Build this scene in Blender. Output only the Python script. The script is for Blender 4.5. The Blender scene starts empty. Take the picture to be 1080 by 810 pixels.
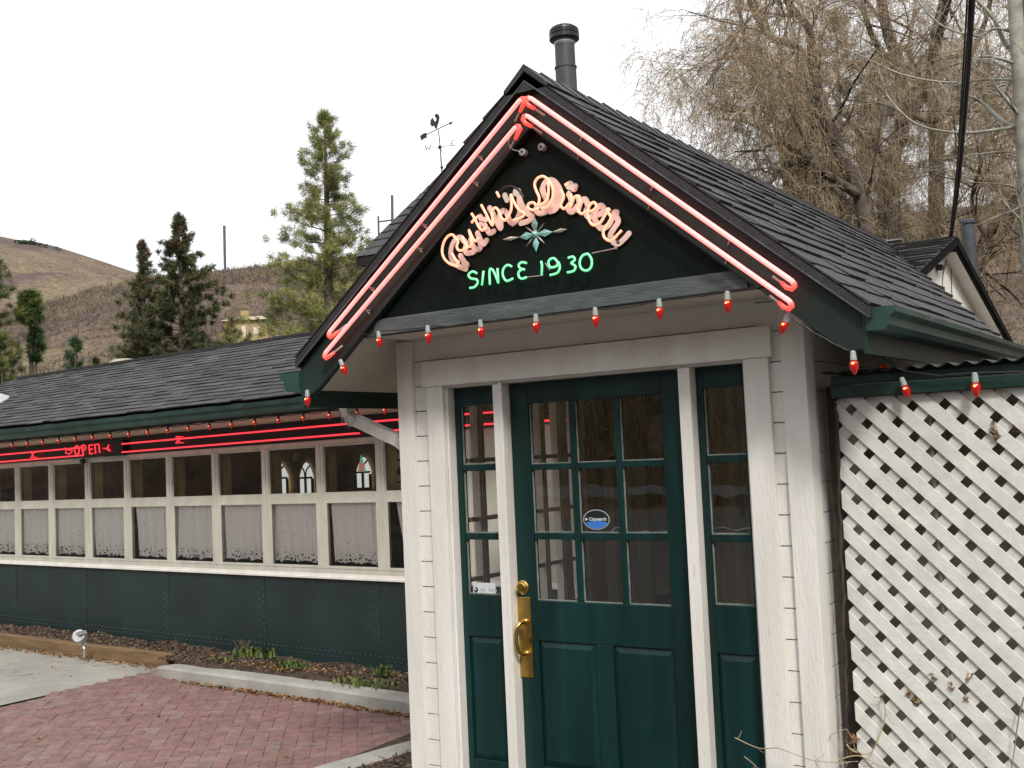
import bpy, math, random
import numpy as np
from mathutils import Vector, Matrix
random.seed(7); RNG = np.random.default_rng(7)
R = math.radians
S = bpy.context.scene
COL = S.collection

# ------------------------------------------------------------------ camera
CAM = np.array([2.955, -4.31, 1.6913]); FPX = 1154.8
yaw, pitch, roll = .5928, .0615, -.0448
cf = np.array([-math.sin(yaw)*math.cos(pitch), math.cos(yaw)*math.cos(pitch), math.sin(pitch)])
cr0 = np.array([math.cos(yaw), math.sin(yaw), 0.]); cu0 = np.cross(cr0, cf)
cr = math.cos(roll)*cr0 + math.sin(roll)*cu0
cu = -math.sin(roll)*cr0 + math.cos(roll)*cu0
cam = bpy.data.cameras.new('camera'); camo = bpy.data.objects.new('camera', cam); COL.objects.link(camo)
cam.sensor_width = 36; cam.lens = FPX/1080*36; cam.clip_end = 3000; cam.clip_start = .05
mw = Matrix.Identity(4)
for i in range(3):
    mw[i][0] = cr[i]; mw[i][1] = cu[i]; mw[i][2] = -cf[i]; mw[i][3] = CAM[i]
camo.matrix_world = mw
S.camera = camo

# ------------------------------------------------------------------ world / sun / exposure
W = bpy.data.worlds.new('World'); S.world = W; W.use_nodes = True
nt = W.node_tree; nt.nodes.clear()
out = nt.nodes.new('ShaderNodeOutputWorld'); bg = nt.nodes.new('ShaderNodeBackground')
sky = nt.nodes.new('ShaderNodeTexSky'); sky.sky_type = 'NISHITA'; sky.sun_disc = False
SUN_EL, SUN_AZ = R(44), R(43)          # azimuth: from -y (the street) towards +x
sky.sun_elevation = SUN_EL; sky.sun_rotation = R(180) - SUN_AZ
sky.dust_density = 5; sky.air_density = 1.2
mx = nt.nodes.new('ShaderNodeMix'); mx.data_type = 'RGBA'
mx.inputs['Factor'].default_value = .86
mx.inputs['B'].default_value = (7.9, 7.95, 8.0, 1)      # high thin cloud, evenly white
nt.links.new(sky.outputs[0], mx.inputs['A']); nt.links.new(mx.outputs['Result'], bg.inputs[0])
bg.inputs[1].default_value = .105
nt.links.new(bg.outputs[0], out.inputs[0])
sl = bpy.data.lights.new('sun', 'SUN'); sl.energy = 1.5; sl.angle = R(10); sl.color = (1, .95, .87)
slo = bpy.data.objects.new('sun', sl); COL.objects.link(slo)
sd = Vector((math.sin(SUN_AZ)*math.cos(SUN_EL), -math.cos(SUN_AZ)*math.cos(SUN_EL), math.sin(SUN_EL)))
slo.rotation_euler = sd.to_track_quat('Z', 'Y').to_euler(); slo.location = (6, -12, 14)
S.view_settings.view_transform = 'Standard'; S.view_settings.look = 'None'
S.view_settings.exposure = .82; S.view_settings.gamma = 1
S.render.engine = 'CYCLES'
S.cycles.max_bounces = 7; S.cycles.transparent_max_bounces = 16

# ------------------------------------------------------------------ placing helpers
def ray(u, v): return cf*FPX + cr*(u-540) + cu*(405-v)
def on_y(u, v, y):
    d = ray(u, v); t = (y-CAM[1])/d[1]; return CAM + t*d
def on_x(u, v, x):
    d = ray(u, v); t = (x-CAM[0])/d[0]; return CAM + t*d
def on_z(u, v, z):
    d = ray(u, v); t = (z-CAM[2])/d[2]; return CAM + t*d
def at(u, v, D):
    d = ray(u, v); return CAM + d/math.hypot(d[0], d[1])*D

# ------------------------------------------------------------------ mesh builder
def pane(mb, x0, x1, y, z0, z1): mb.quad((x0, y, z0), (x1, y, z0), (x1, y, z1), (x0, y, z1))
class MB:
    def __init__(s): s.v = []; s.f = []; s.m = []
    def add(s, vs, fs, m=0):
        n = len(s.v); s.v += [tuple(map(float, p)) for p in vs]
        s.f += [tuple(n+i for i in f) for f in fs]; s.m += [m]*len(fs); return s
    def box(s, x0, x1, y0, y1, z0, z1, m=0):
        vs = [(x, y, z) for z in (z0, z1) for y in (y0, y1) for x in (x0, x1)]
        return s.add(vs, [(0, 2, 3, 1), (4, 5, 7, 6), (0, 1, 5, 4), (2, 6, 7, 3), (0, 4, 6, 2), (1, 3, 7, 5)], m)
    def prism(s, poly, ex, m=0):
        n = len(poly); ex = np.array(ex, float); p = [np.array(q, float) for q in poly]
        vs = p + [q+ex for q in p]
        fs = [tuple(range(n))[::-1], tuple(range(n, 2*n))] + [(i, (i+1) % n, n+(i+1) % n, n+i) for i in range(n)]
        return s.add(vs, fs, m)
    def tube(s, pts, r, n=8, m=0, cap=True):
        P = [np.array(p, float) for p in pts]; k = len(P)
        rr = r if hasattr(r, '__len__') else [r]*k
        T = [P[min(i+1, k-1)]-P[max(i-1, 0)] for i in range(k)]
        T = [t/(np.linalg.norm(t)+1e-12) for t in T]
        up = np.array([0, 0, 1.]) if abs(T[0][2]) < .9 else np.array([1., 0, 0])
        a = np.cross(T[0], up); a /= np.linalg.norm(a)
        vs = []
        for i in range(k):
            a = a - T[i]*(a@T[i]); a /= (np.linalg.norm(a)+1e-12); b = np.cross(T[i], a)
            for j in range(n):
                th = 2*math.pi*j/n; vs.append(P[i]+rr[i]*(math.cos(th)*a+math.sin(th)*b))
        fs = [(i*n+j, i*n+(j+1) % n, (i+1)*n+(j+1) % n, (i+1)*n+j) for i in range(k-1) for j in range(n)]
        if cap: fs += [tuple(range(n))[::-1], tuple((k-1)*n+j for j in range(n))]
        return s.add(vs, fs, m)
    def lathe(s, c, ax, prof, n=16, m=0):
        """prof = [(t along axis, radius)]"""
        ax = np.array(ax, float); ax /= np.linalg.norm(ax)
        c = np.array(c, float)
        return s.tube2([c+ax*t for t, r in prof], [max(r, 1e-4) for t, r in prof], ax, n, m)
    def tube2(s, P, rr, ax, n, m):
        up = np.array([0, 0, 1.]) if abs(ax[2]) < .9 else np.array([1., 0, 0])
        a = np.cross(ax, up); a /= np.linalg.norm(a); b = np.cross(ax, a); k = len(P)
        vs = [P[i]+rr[i]*(math.cos(2*math.pi*j/n)*a+math.sin(2*math.pi*j/n)*b) for i in range(k) for j in range(n)]
        fs = [(i*n+j, i*n+(j+1) % n, (i+1)*n+(j+1) % n, (i+1)*n+j) for i in range(k-1) for j in range(n)]
        fs += [tuple(range(n))[::-1], tuple((k-1)*n+j for j in range(n))]
        return s.add(vs, fs, m)
    def quad(s, a, b, c, d, m=0): return s.add([a, b, c, d], [(0, 1, 2, 3)], m)
    def build(s, name, mats, parent=None, smooth=False, tf=None, bevel=0):
        me = bpy.data.meshes.new(name)
        vs = [tf(*p) for p in s.v] if tf else s.v
        me.from_pydata(vs, [], s.f)
        for mt in (mats if isinstance(mats, (list, tuple)) else [mats]): me.materials.append(mt)
        me.polygons.foreach_set('material_index', s.m)
        if smooth: me.polygons.foreach_set('use_smooth', [True]*len(s.f))
        me.update()
        return link(name, me, parent, bevel)
def link(name, me, parent=None, bevel=0):
    o = bpy.data.objects.new(name, me); COL.objects.link(o)
    if parent is not None:
        o.parent = parent
        o.matrix_parent_inverse = wm(parent).inverted()
    if bevel:
        b = o.modifiers.new('bevel', 'BEVEL'); b.width = bevel; b.segments = 2; b.limit_method = 'ANGLE'
    return o
def wm(o):
    m = Matrix.Translation(o.location)
    return wm(o.parent) @ o.matrix_parent_inverse @ m if o.parent else m
def raw(name, V, F, mat, parent=None, mi=None):
    """big numpy mesh; F is (n,3) or (n,4)"""
    me = bpy.data.meshes.new(name); V = np.asarray(V, np.float32); F = np.asarray(F, np.int32)
    me.vertices.add(len(V)); me.vertices.foreach_set('co', V.ravel())
    k = F.shape[1]; me.loops.add(F.size); me.loops.foreach_set('vertex_index', F.ravel())
    me.polygons.add(len(F)); me.polygons.foreach_set('loop_start', np.arange(len(F), dtype=np.int32)*k)
    me.polygons.foreach_set('loop_total', np.full(len(F), k, np.int32))
    for mt in (mat if isinstance(mat, (list, tuple)) else [mat]): me.materials.append(mt)
    if mi is not None: me.polygons.foreach_set('material_index', np.asarray(mi, np.int32))
    me.update(calc_edges=True); me.validate()
    return link(name, me, parent)
def tag(o, label=None, cat=None, group=None, kind=None):
    if label: o['label'] = label
    if cat: o['category'] = cat
    if group: o['group'] = group
    if kind: o['kind'] = kind
    return o
def thing(name, loc, label, cat, group=None):
    o = bpy.data.objects.new(name, None); o.empty_display_size = .2; o.location = tuple(map(float, loc)); COL.objects.link(o)
    return tag(o, label, cat, group)

# ------------------------------------------------------------------ materials
def new(name):
    m = bpy.data.materials.new(name); m.use_nodes = True; t = m.node_tree
    b = t.nodes['Principled BSDF']; return m, t, b
def paint(name, c, rough=.6, var=.12, scale=6, bump=.0, bscale=60, c2=None, thr=None, spec=.5, metal=0, stretch=None, dirt=None):
    """noise-varied paint: base colour c, mottled towards c2"""
    m, t, b = new(name); N = t.nodes; L = t.links
    tc = N.new('ShaderNodeTexCoord'); mp = N.new('ShaderNodeMapping'); L.new(tc.outputs['Object'], mp.inputs[0])
    if stretch: mp.inputs['Scale'].default_value = stretch
    nz = N.new('ShaderNodeTexNoise'); nz.inputs['Scale'].default_value = scale; nz.inputs['Detail'].default_value = 7
    nz.inputs['Roughness'].default_value = .62; L.new(mp.outputs[0], nz.inputs[0])
    cr_ = N.new('ShaderNodeValToRGB'); L.new(nz.outputs[0], cr_.inputs[0])
    c2 = c2 or tuple(x*(1-var*2.2) for x in c); ca = tuple(min(1, x*(1+var)) for x in c)
    lo, hi = thr or (.3, .7)
    cr_.color_ramp.elements[0].position = lo; cr_.color_ramp.elements[0].color = (*c2, 1)
    cr_.color_ramp.elements[1].position = hi; cr_.color_ramp.elements[1].color = (*ca, 1)
    last = cr_.outputs[0]
    if dirt:      # sparse specks/stains with a shape of their own
        n2 = N.new('ShaderNodeTexNoise'); n2.inputs['Scale'].default_value = dirt[1]; n2.inputs['Detail'].default_value = 9
        n2.inputs['Roughness'].default_value = .7
        L.new(mp.outputs[0], n2.inputs[0]); r2 = N.new('ShaderNodeValToRGB'); L.new(n2.outputs[0], r2.inputs[0])
        r2.color_ramp.elements[0].position = dirt[2]; r2.color_ramp.elements[0].color = (0, 0, 0, 1)
        r2.color_ramp.elements[1].position = dirt[2]+.09; r2.color_ramp.elements[1].color = (1, 1, 1, 1)
        mm = N.new('ShaderNodeMix'); mm.data_type = 'RGBA'; L.new(r2.outputs[0], mm.inputs['Factor'])
        L.new(last, mm.inputs['A']); mm.inputs['B'].default_value = (*dirt[0], 1); last = mm.outputs['Result']
    L.new(last, b.inputs['Base Color'])
    b.inputs['Roughness'].default_value = rough; b.inputs['Metallic'].default_value = metal
    b.inputs['Specular IOR Level'].default_value = spec
    if bump:
        n3 = N.new('ShaderNodeTexNoise'); n3.inputs['Scale'].default_value = bscale; n3.inputs['Detail'].default_value = 5
        L.new(mp.outputs[0], n3.inputs[0]); bp = N.new('ShaderNodeBump'); bp.inputs['Strength'].default_value = bump
        bp.inputs['Distance'].default_value = .01; L.new(n3.outputs[0], bp.inputs['Height']); L.new(bp.outputs[0], b.inputs['Normal'])
    return m
def glow(name, c, s, base=None):
    m, t, b = new(name); base = base or tuple(min(1, x)*.6 for x in c); b.inputs['Base Color'].default_value = (*base, 1)
    b.inputs['Emission Color'].default_value = (*c, 1); b.inputs['Emission Strength'].default_value = s
    b.inputs['Roughness'].default_value = .3; return m
def glassmat(name, tint=(.8, .84, .82), ior=1.5, rough=.0, wav=.0, mul=2.4):
    m, t, b = new(name); N = t.nodes; L = t.links; N.remove(b)
    tr = N.new('ShaderNodeBsdfTransparent'); tr.inputs[0].default_value = (*tint, 1)
    gl = N.new('ShaderNodeBsdfGlossy'); gl.inputs['Roughness'].default_value = rough; gl.inputs[0].default_value = (.95, .95, .95, 1)
    fr = N.new('ShaderNodeFresnel'); fr.inputs[0].default_value = ior; mxs = N.new('ShaderNodeMixShader')
    ml = N.new('ShaderNodeMath'); ml.operation = 'MULTIPLY'; ml.inputs[1].default_value = mul; ml.use_clamp = True
    L.new(fr.outputs[0], ml.inputs[0]); L.new(ml.outputs[0], mxs.inputs[0])
    L.new(tr.outputs[0], mxs.inputs[1]); L.new(gl.outputs[0], mxs.inputs[2])
    if wav:
        tc = N.new('ShaderNodeTexCoord'); nz = N.new('ShaderNodeTexNoise'); nz.inputs['Scale'].default_value = 3.5
        L.new(tc.outputs['Object'], nz.inputs[0]); bp = N.new('ShaderNodeBump'); bp.inputs['Strength'].default_value = wav
        bp.inputs['Distance'].default_value = .02; L.new(nz.outputs[0], bp.inputs['Height']); L.new(bp.outputs[0], gl.inputs['Normal']); L.new(bp.outputs[0], fr.inputs['Normal'])
    L.new(mxs.outputs[0], N['Material Output'].inputs[0]); return m
WHITE = paint('white_paint', (.78, .77, .74), .5, .05, 3, bump=.35, bscale=70, stretch=(1, 1, .35), dirt=((.36, .32, .26), 24, .66), c2=(.66, .64, .58))
WHITE2 = paint('white_trim_paint', (.79, .78, .75), .45, .05, 5, bump=.35, bscale=100, stretch=(1.5, 1.5, .2), dirt=((.42, .38, .31), 34, .635), c2=(.68, .66, .61))
CREAM = paint('cream_window_paint', (.54, .53, .46), .5, .08, 7, bump=.1, stretch=(1, 1, .4), dirt=((.36, .33, .26), 30, .68))
SOFF = paint('soffit_paint', (.66, .6, .5), .6, .08, 2.5, bump=.1, dirt=((.36, .3, .2), 14, .7))
GREEN = paint('dark_green_trim', (.010, .043, .034), .42, .2, 4, bump=.1, dirt=((.05, .08, .07), 20, .66))
GUTG = paint('gutter_green', (.022, .062, .052), .42, .25, 3, dirt=((.09, .11, .1), 9, .6))
GREY = paint('weathered_beam_paint', (.085, .105, .105), .6, .25, 9, bump=.3, stretch=(.4, 1, 2), dirt=((.16, .14, .1), 18, .64))
DOORG = paint('door_green', (.0028, .029, .028), .42, .25, 5, bump=.3, bscale=50, stretch=(1.5, 1.5, .15), spec=.35)
SIGNB = paint('sign_board_green', (.0035, .0095, .0075), .6, .25, 5, spec=.15)
BARGE = paint('barge_board_paint', (.016, .03, .026), .55, .3, 4, bump=.1, c2=(.010, .018, .016), spec=.3)
BLACKT = paint('black_drip_edge', (.013, .014, .014), .35, .3, 6)
DRIPL = paint('drip_edge_metal', (.12, .15, .17), .3, .3, 8, metal=.4)
DINERG = paint('riveted_steel_green', (.012, .029, .030), .5, .15, 2.2, bump=.12, bscale=14, dirt=((.03, .05, .045), 7, .62))
GALV = paint('galvanised_metal', (.5, .52, .55), .35, .12, 6, metal=.7)
PIPE = paint('vent_pipe_paint', (.065, .072, .085), .5, .2, 5, bump=.1, dirt=((.12, .1, .08), 16, .62))
BRASS = paint('brass', (.62, .42, .13), .28, .15, 12, metal=1.0, dirt=((.25, .15, .05), 25, .62))
BRASSD = paint('brass_plate', (.46, .31, .09), .36, .2, 9, metal=1.0, dirt=((.2, .12, .04), 14, .6))
SH = [paint('shingle_%s' % n, c, .75, .2, 30, bump=.5, bscale=180) for n, c in
      (('dark', (.026, .026, .028)), ('mid', (.038, .038, .04)), ('light', (.056, .055, .056)), ('worn', (.072, .07, .068)))]
PSH = [paint('porch_shingle_%s' % n, c, .6, .25, 30, bump=.5, bscale=180) for n, c in
      (('dark', (.026, .026, .027)), ('mid', (.030, .030, .031)), ('light', (.036, .036, .037)), ('worn', (.047, .045, .044)))]
CONC = paint('concrete', (.31, .30, .27), .85, .12, 1.6, bump=.5, bscale=120, dirt=((.2, .18, .14), 7, .56))
CURB = paint('curb_concrete', (.33, .325, .3), .85, .12, 5, bump=.5, bscale=90, dirt=((.2, .18, .15), 14, .64))
ASPH = paint('asphalt', (.06, .06, .06), .85, .2, 4, bump=.5, bscale=160)
TIMB = paint('landscape_timber', (.2, .125, .06), .75, .25, 5, bump=.4, stretch=(.3, 3, 3))
MULCH = paint('mulch_soil', (.06, .038, .024), .95, .4, 18, bump=1, bscale=60)
CHIP = [paint('mulch_chip_%s' % n, c, .9, .3, 20) for n, c in (('dark', (.035, .022, .014)), ('brown', (.11, .06, .035)), ('tan', (.24, .16, .09)), ('grey', (.16, .13, .11)))]
LEAFD = [paint('dead_leaf_%s' % n, c, .8, .3, 20) for n, c in (('orange', (.3, .14, .04)), ('tan', (.36, .24, .1)), ('brown', (.14, .07, .03)))]
WEED = paint('weed_green', (.055, .11, .025), .7, .3, 12)
PAV = [paint('paver_%s' % n, c, .85, .18, 14, bump=.4, bscale=110, dirt=((.26, .17, .14), 18, .62)) for n, c in
       (('rose', (.225, .122, .112)), ('pink', (.235, .142, .13)), ('plum', (.195, .112, .106)), ('sand', (.22, .148, .13)), ('brown', (.205, .12, .106)))]
JOINT = paint('paver_joint_sand', (.17, .115, .095), .95, .3, 20)
DARKIN = paint('interior_brown', (.42, .30, .14), .8, .3, 3)
DARKW = paint('interior_dark_panelling', (.16, .115, .06), .7, .3, 4, stretch=(5, 5, .5))
OLIVE = paint('olive_jamb', (.8, .68, .28), .6, .15, 6)
CURT_IN = paint('interior_white_frame', (.72, .69, .6), .6, .08, 5)
GLASS = glassmat('window_glass', (1, 1, .98), 1.45, 0, .1, 1.3)
DGLASS = glassmat('door_glass', (.95, .96, .94), 1.5, 0, .05, 3.4)
NEONP = glow('neon_salmon_glass', (1.0, .17, .155), 1.2, (.6, .42, .4))
NEONPR = glow('neon_electrode_red', (1.0, .07, .05), .65, (.3, .1, .08))
NEONR = glow('neon_red_glass', (1.0, .035, .055), .75, (.3, .1, .12))
NEONL = glow('neon_script_glass', (1.0, .27, .15), 1.0, (.6, .4, .3))
NEONG = glow('neon_green_glass', (.13, .8, .32), .62, (.25, .5, .35))
LETW = paint('painted_letter_pink', (.76, .62, .56), .5, .1, 12)
LETW2 = paint('painted_letter_white', (.62, .66, .6), .5, .1, 12)
STARM = paint('star_teal', (.28, .62, .58), .4, .1, 12)
STARW = paint('star_white', (.6, .58, .52), .4, .1, 12)
BULB, t_, b_ = new('red_bulb_glass'); b_.inputs['Base Color'].default_value = (.5, .008, .006, 1); b_.inputs['Roughness'].default_value = .08
b_.inputs['Coat Weight'].default_value = .5; b_.inputs['Emission Color'].default_value = (1, .03, .01, 1); b_.inputs['Emission Strength'].default_value = .03
FIL = glow('bulb_filament', (1.0, .3, .1), 2.2)
SOCK = paint('bulb_socket_white', (.36, .4, .4), .5, .1, 20)
SOCKD = paint('bulb_socket_green', (.02, .035, .025), .5, .1, 20)
WIRE = paint('black_wire', (.012, .012, .012), .5, .1, 9)
TUBEG = paint('clear_glass_lead', (.5, .42, .38), .2, .1, 9)
BLUE = paint('sticker_blue', (.05, .2, .62), .4, .1, 9)
STK = paint('sticker_black', (.012, .018, .022), .4, .1, 9)
STKW = paint('sticker_white', (.62, .66, .68), .5, .06, 30)
STKT = paint('sticker_grey_print', (.36, .42, .46), .5, .05, 30)
LATT = paint('lattice_white', (.70, .71, .67), .6, .08, 9, bump=.2, stretch=(1, 1, 1), dirt=((.36, .35, .28), 22, .67))
LATT2 = paint('lattice_back_white', (.62, .60, .57), .6, .1, 9, bump=.2, dirt=((.3, .26, .2), 22, .63))
DKWOOD_SHADE = paint('dark_wood_and_shade', (.05, .035, .028), .8, .3, 6)
BARK = paint('bark_brown', (.11, .088, .07), .9, .35, 9, bump=.8, bscale=40)
BARKR = paint('bark_rough', (.10, .08, .06), .9, .35, 9, bump=.8, bscale=40)
BIRCH = paint('pale_bark', (.36, .36, .31), .8, .2, 6, bump=.3, dirt=((.12, .11, .09), 8, .6))
TWIG = [paint('twig_%s' % n, c, .85, .2, 3) for n, c in (('tan', (.46, .36, .23)), ('brown', (.29, .225, .17)), ('gold', (.52, .41, .26)))]
BUD = paint('catkin_bud', (.44, .35, .21), .8, .2, 5)
PINE = [paint('pine_needle_%s' % n, c, .6, .2, 4) for n, c in (('olive', (.28, .30, .085)), ('deep', (.17, .20, .065)), ('yellow', (.36, .36, .12)))]
SPRU = [paint('spruce_needle_%s' % n, c, .6, .2, 4) for n, c in (('deep', (.06, .075, .028)), ('green', (.11, .12, .045)), ('rust', (.15, .095, .05)))]
EVER = [paint('evergreen_needle_%s' % n, c, .6, .2, 4) for n, c in (('olive', (.095, .095, .035)), ('deep', (.04, .055, .022)), ('brown', (.13, .105, .045)))]
BUSHG = [paint('bush_leaf_%s' % n, c, .6, .2, 4) for n, c in (('green', (.05, .105, .025)), ('deep', (.025, .06, .018)))]
YG = [paint('yellow_green_leaf_%s' % n, c, .6, .2, 4) for n, c in (('lime', (.14, .17, .03)), ('deep', (.04, .06, .015)))]
STUCCO = paint('house_tan', (.42, .32, .17), .8, .12, 2)
HROOF = paint('house_roof_tan', (.48, .42, .3), .8, .1, 3)
POLEM = paint('pole_wood', (.12, .11, .13), .8, .1, 2)
IRON = paint('vane_iron', (.035, .032, .045), .5, .2, 9)
BOULD = paint('pale_rock', (.36, .33, .27), .9, .2, 2)
RAKEB = paint('rake_board_dark', (.012, .014, .014), .9, .2, 6, spec=.05)
BEAD = paint('glazing_bead', (.22, .25, .22), .6, .2, 20)
GWHITE = paint('gable_white', (.82, .81, .76), .7, .06, 3, stretch=(1, 4, .5), dirt=((.5, .46, .36), 6, .68))

# ------------------------------------------------------------------ ground
G = -.19
def hillmat():
    m, t, b = new('dry_hillside'); N = t.nodes; L = t.links
    tc = N.new('ShaderNodeTexCoord'); mp = N.new('ShaderNodeMapping'); L.new(tc.outputs['Object'], mp.inputs[0])
    def noise(sc, det=8, ro=.6):
        n = N.new('ShaderNodeTexNoise'); n.inputs['Scale'].default_value = sc; n.inputs['Detail'].default_value = det
        n.inputs['Roughness'].default_value = ro; L.new(mp.outputs[0], n.inputs[0]); return n
    a = noise(.032, 12, .7); r = N.new('ShaderNodeValToRGB'); L.new(a.outputs[0], r.inputs[0])
    e = r.color_ramp.elements; e[0].position = .43; e[0].color = (.125, .096, .098, 1); e[1].position = .58; e[1].color = (.215, .178, .125, 1)
    k = e.new(.5); k.color = (.18, .14, .11, 1)
    b2 = noise(1.1, 8, .75); r2 = N.new('ShaderNodeValToRGB'); L.new(b2.outputs[0], r2.inputs[0])
    r2.color_ramp.elements[0].position = .35; r2.color_ramp.elements[0].color = (.5, .46, .46, 1)
    r2.color_ramp.elements[1].position = .62; r2.color_ramp.elements[1].color = (1.2, 1.18, 1.12, 1)
    mm = N.new('ShaderNodeMix'); mm.data_type = 'RGBA'; mm.blend_type = 'MULTIPLY'; mm.inputs['Factor'].default_value = 1
    L.new(r.outputs[0], mm.inputs['A']); L.new(r2.outputs[0], mm.inputs['B']); L.new(mm.outputs['Result'], b.inputs['Base Color'])
    b.inputs['Roughness'].default_value = 1; b.inputs['Specular IOR Level'].default_value = .1
    bp = N.new('ShaderNodeBump'); bp.inputs['Distance'].default_value = .6; bp.inputs['Strength'].default_value = .7
    L.new(b2.outputs[0], bp.inputs['Height']); L.new(bp.outputs[0], b.inputs['Normal'])
    return m
HILL = hillmat()
# elevation (tangent) of the two ridge lines against compass direction, from surveyed sight lines
def tan_el(u, v): d = ray(u, v); return d[2]/math.hypot(d[0], d[1]), math.atan2(d[0], d[1])
near = [(-500, 345), (-150, 345), (0, 335), (60, 318), (110, 303), (150, 292), (225, 286), (285, 280), (360, 272), (480, 262), (640, 240), (800, 235), (950, 225), (1100, 210), (1300, 200)]
far = [(-500, 230), (-150, 246), (0, 249), (18, 253), (34, 254), (60, 260), (100, 273), (139, 286), (200, 305), (300, 330), (500, 350), (1300, 350)]
def prof(tab):
    q = sorted([(tan_el(u, v)[1], tan_el(u, v)[0]) for u, v in tab]); return [a for a, _ in q], [b for _, b in q]
NA, NE = prof(near); FA, FE = prof(far)
def elev(az, tab_a, tab_e, back):
    if az < tab_a[0]-.6 or az > tab_a[-1]+.6: return back
    return float(np.interp(az, [tab_a[0]-.6]+tab_a+[tab_a[-1]+.6], [back]+tab_e+[back]))
_ph = RNG.uniform(0, 6.28, 40); _dr = RNG.normal(size=(40, 2)); _dr /= np.linalg.norm(_dr, axis=1)[:, None]
def fbm(x, y, s, o=5):
    z = 0.; a = 1.
    for i in range(o):
        for j in range(4):
            k = i*4+j; z += a*math.sin((x*_dr[k][0]+y*_dr[k][1])*(1/s)*(1.9**i)*(1+.3*j)+_ph[k])*.35
        a *= .52
    return z
R0, R1, R2 = 27., 120., 420.
def hz(x, y):
    dx, dy = x-CAM[0], y-CAM[1]; r = math.hypot(dx, dy); az = math.atan2(dx, dy)
    if r < R0: return G-.012
    back = .36
    en = elev(az, NA, NE, back); ef = elev(az, FA, FE, back*1.02)
    h1 = CAM[2]+en*R1; h2 = CAM[2]+ef*R2; nz = fbm(x, y, 26)
    if r < R1:
        t = (r-R0)/(R1-R0); s = t**1.15
        return G + (h1-G)*s + nz*1.0*math.sin(math.pi*min(1, t))*1.2
    if r < R2:
        t = (r-R1)/(R2-R1)
        if h2 > h1:
            low = h1*(1-.5*math.sin(math.pi*min(t*2.2, 1))*.35)
            return low*(1-t**1.3)+h2*t**1.3 + fbm(x, y, 45)*9*math.sin(math.pi*t)
        return h1*(1-t)+min(h1, h2)*t - 4*math.sin(math.pi*t)
    t = min(1, (r-R2)/600); return max(min(h1, h2), h2)*(1-.6*t)
V = []; F = []
NAZ = 540; rs = [0.6, 4, 9, 15, 21, 27]+list(np.linspace(29, 120, 60))+list(np.linspace(127, 420, 60))+[460, 540, 700, 1000, 1500]
# finer direction steps where the camera looks
base_az = -yaw
azs = sorted(list(np.linspace(base_az-.75, base_az+.75, 360, endpoint=False))+list(np.linspace(base_az+.75, base_az+2*math.pi-.75, 140, endpoint=False)))
for r in rs:
    for a in azs:
        x = CAM[0]+r*math.sin(a); y = CAM[1]+r*math.cos(a); V.append((x, y, hz(x, y)))
na = len(azs)
for i in range(len(rs)-1):
    for j in range(na): F.append((i*na+j, i*na+(j+1) % na, (i+1)*na+(j+1) % na, (i+1)*na+j))
V.append((CAM[0], CAM[1], G-.012)); c0 = len(V)-1
terr = raw('terrain', V, [f for f in F], HILL); tag(terr, kind='structure')
for p in terr.data.polygons: p.use_smooth = True
hub = MB(); hub.add([V[c0]]+V[:na], [(0, j+1, (j+1) % na+1) for j in range(na)]); 
tag(hub.build('ground', ASPH), kind='structure')

# paving: concrete apron on the left, brick pavers in the court, asphalt road behind the camera
def sheet(name, pts, z, mat, th=0.0):
    m = MB(); m.add([(x, y, z) for x, y in pts], [tuple(range(len(pts)))]); o = m.build(name, mat); return tag(o, kind='structure')
sheet('asphalt_lot', [(-24, -24), (24, -24), (24, 2.1), (2.6, 2.1), (1.4, -.02), (-.64, -.02), (-1.3, -1.0), (-24, -1.0)], G-.008+.0, ASPH)
sheet('concrete_apron', [(-16, -3.2), (-5.7, -3.2), (-5.66, .8), (-5.6, 2.55), (-16, 3.05)], G+.004, CONC)
sheet('paver_bed', [(-5.66, -3.2), (-1.2, -3.2), (-1.5, -.2), (-1.66, 1.6), (-1.9, 2.3), (-5.6, 2.5)], G-.002, JOINT)
# white edge line and rail on the far side of the road, as they show in the door glass
road = MB(); road.box(-24, 24, -17.2, -17.05, G-.004, G-.0005)
tag(road.build('road_line', paint('road_paint', (.6, .6, .56), .7, .1, 5)), kind='structure')
def inpoly(x, y, P):
    c = False; n = len(P)
    for i in range(n):
        x1, y1 = P[i]; x2, y2 = P[(i+1) % n]
        if (y1 > y) != (y2 > y) and x < (x2-x1)*(y-y1)/(y2-y1)+x1: c = not c
    return c
PB = [(-5.66, -3.2), (-1.4, -3.2), (-1.62, -.2), (-1.84, 1.6), (-2.1, 2.2), (-5.6, 2.48)]
pv = MB(); bw = .1; bl = .2; ang = R(45-3); ca, sa = math.cos(ang), math.sin(ang)
for i in range(-60, 60):
    for j in range(-40, 40):
        for k in (0, 1):
            # herringbone cell
            gx = i*bw + j*2*bw; gy = i*bw - j*2*bw + 0
            if k == 0: x0, y0, w, h = gx, gy, bl, bw
            else: x0, y0, w, h = gx-bw+0*bw, gy, bw, bl
            g = .0018
            cx_, cy_ = x0+w/2, y0+h/2
            X, Y = ca*cx_-sa*cy_-3.6, sa*cx_+ca*cy_-.3
            if not inpoly(X, Y, PB): continue
            zt = G+.007+random.uniform(-.0015, .0025); mi = random.choices(range(5), (5, 3, 3, 2, 3))[0]
            c4 = [(x0+g, y0+g), (x0+w-g, y0+g), (x0+w-g, y0+h-g), (x0+g, y0+h-g)]
            c4 = [(ca*a-sa*b-3.6, sa*a+ca*b-.3) for a, b in c4]
            pv.prism([(a, b, zt-.012) for a, b in c4], (0, 0, .012), mi)
o = pv.build('brick_paving', PAV); tag(o, kind='structure')

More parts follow.
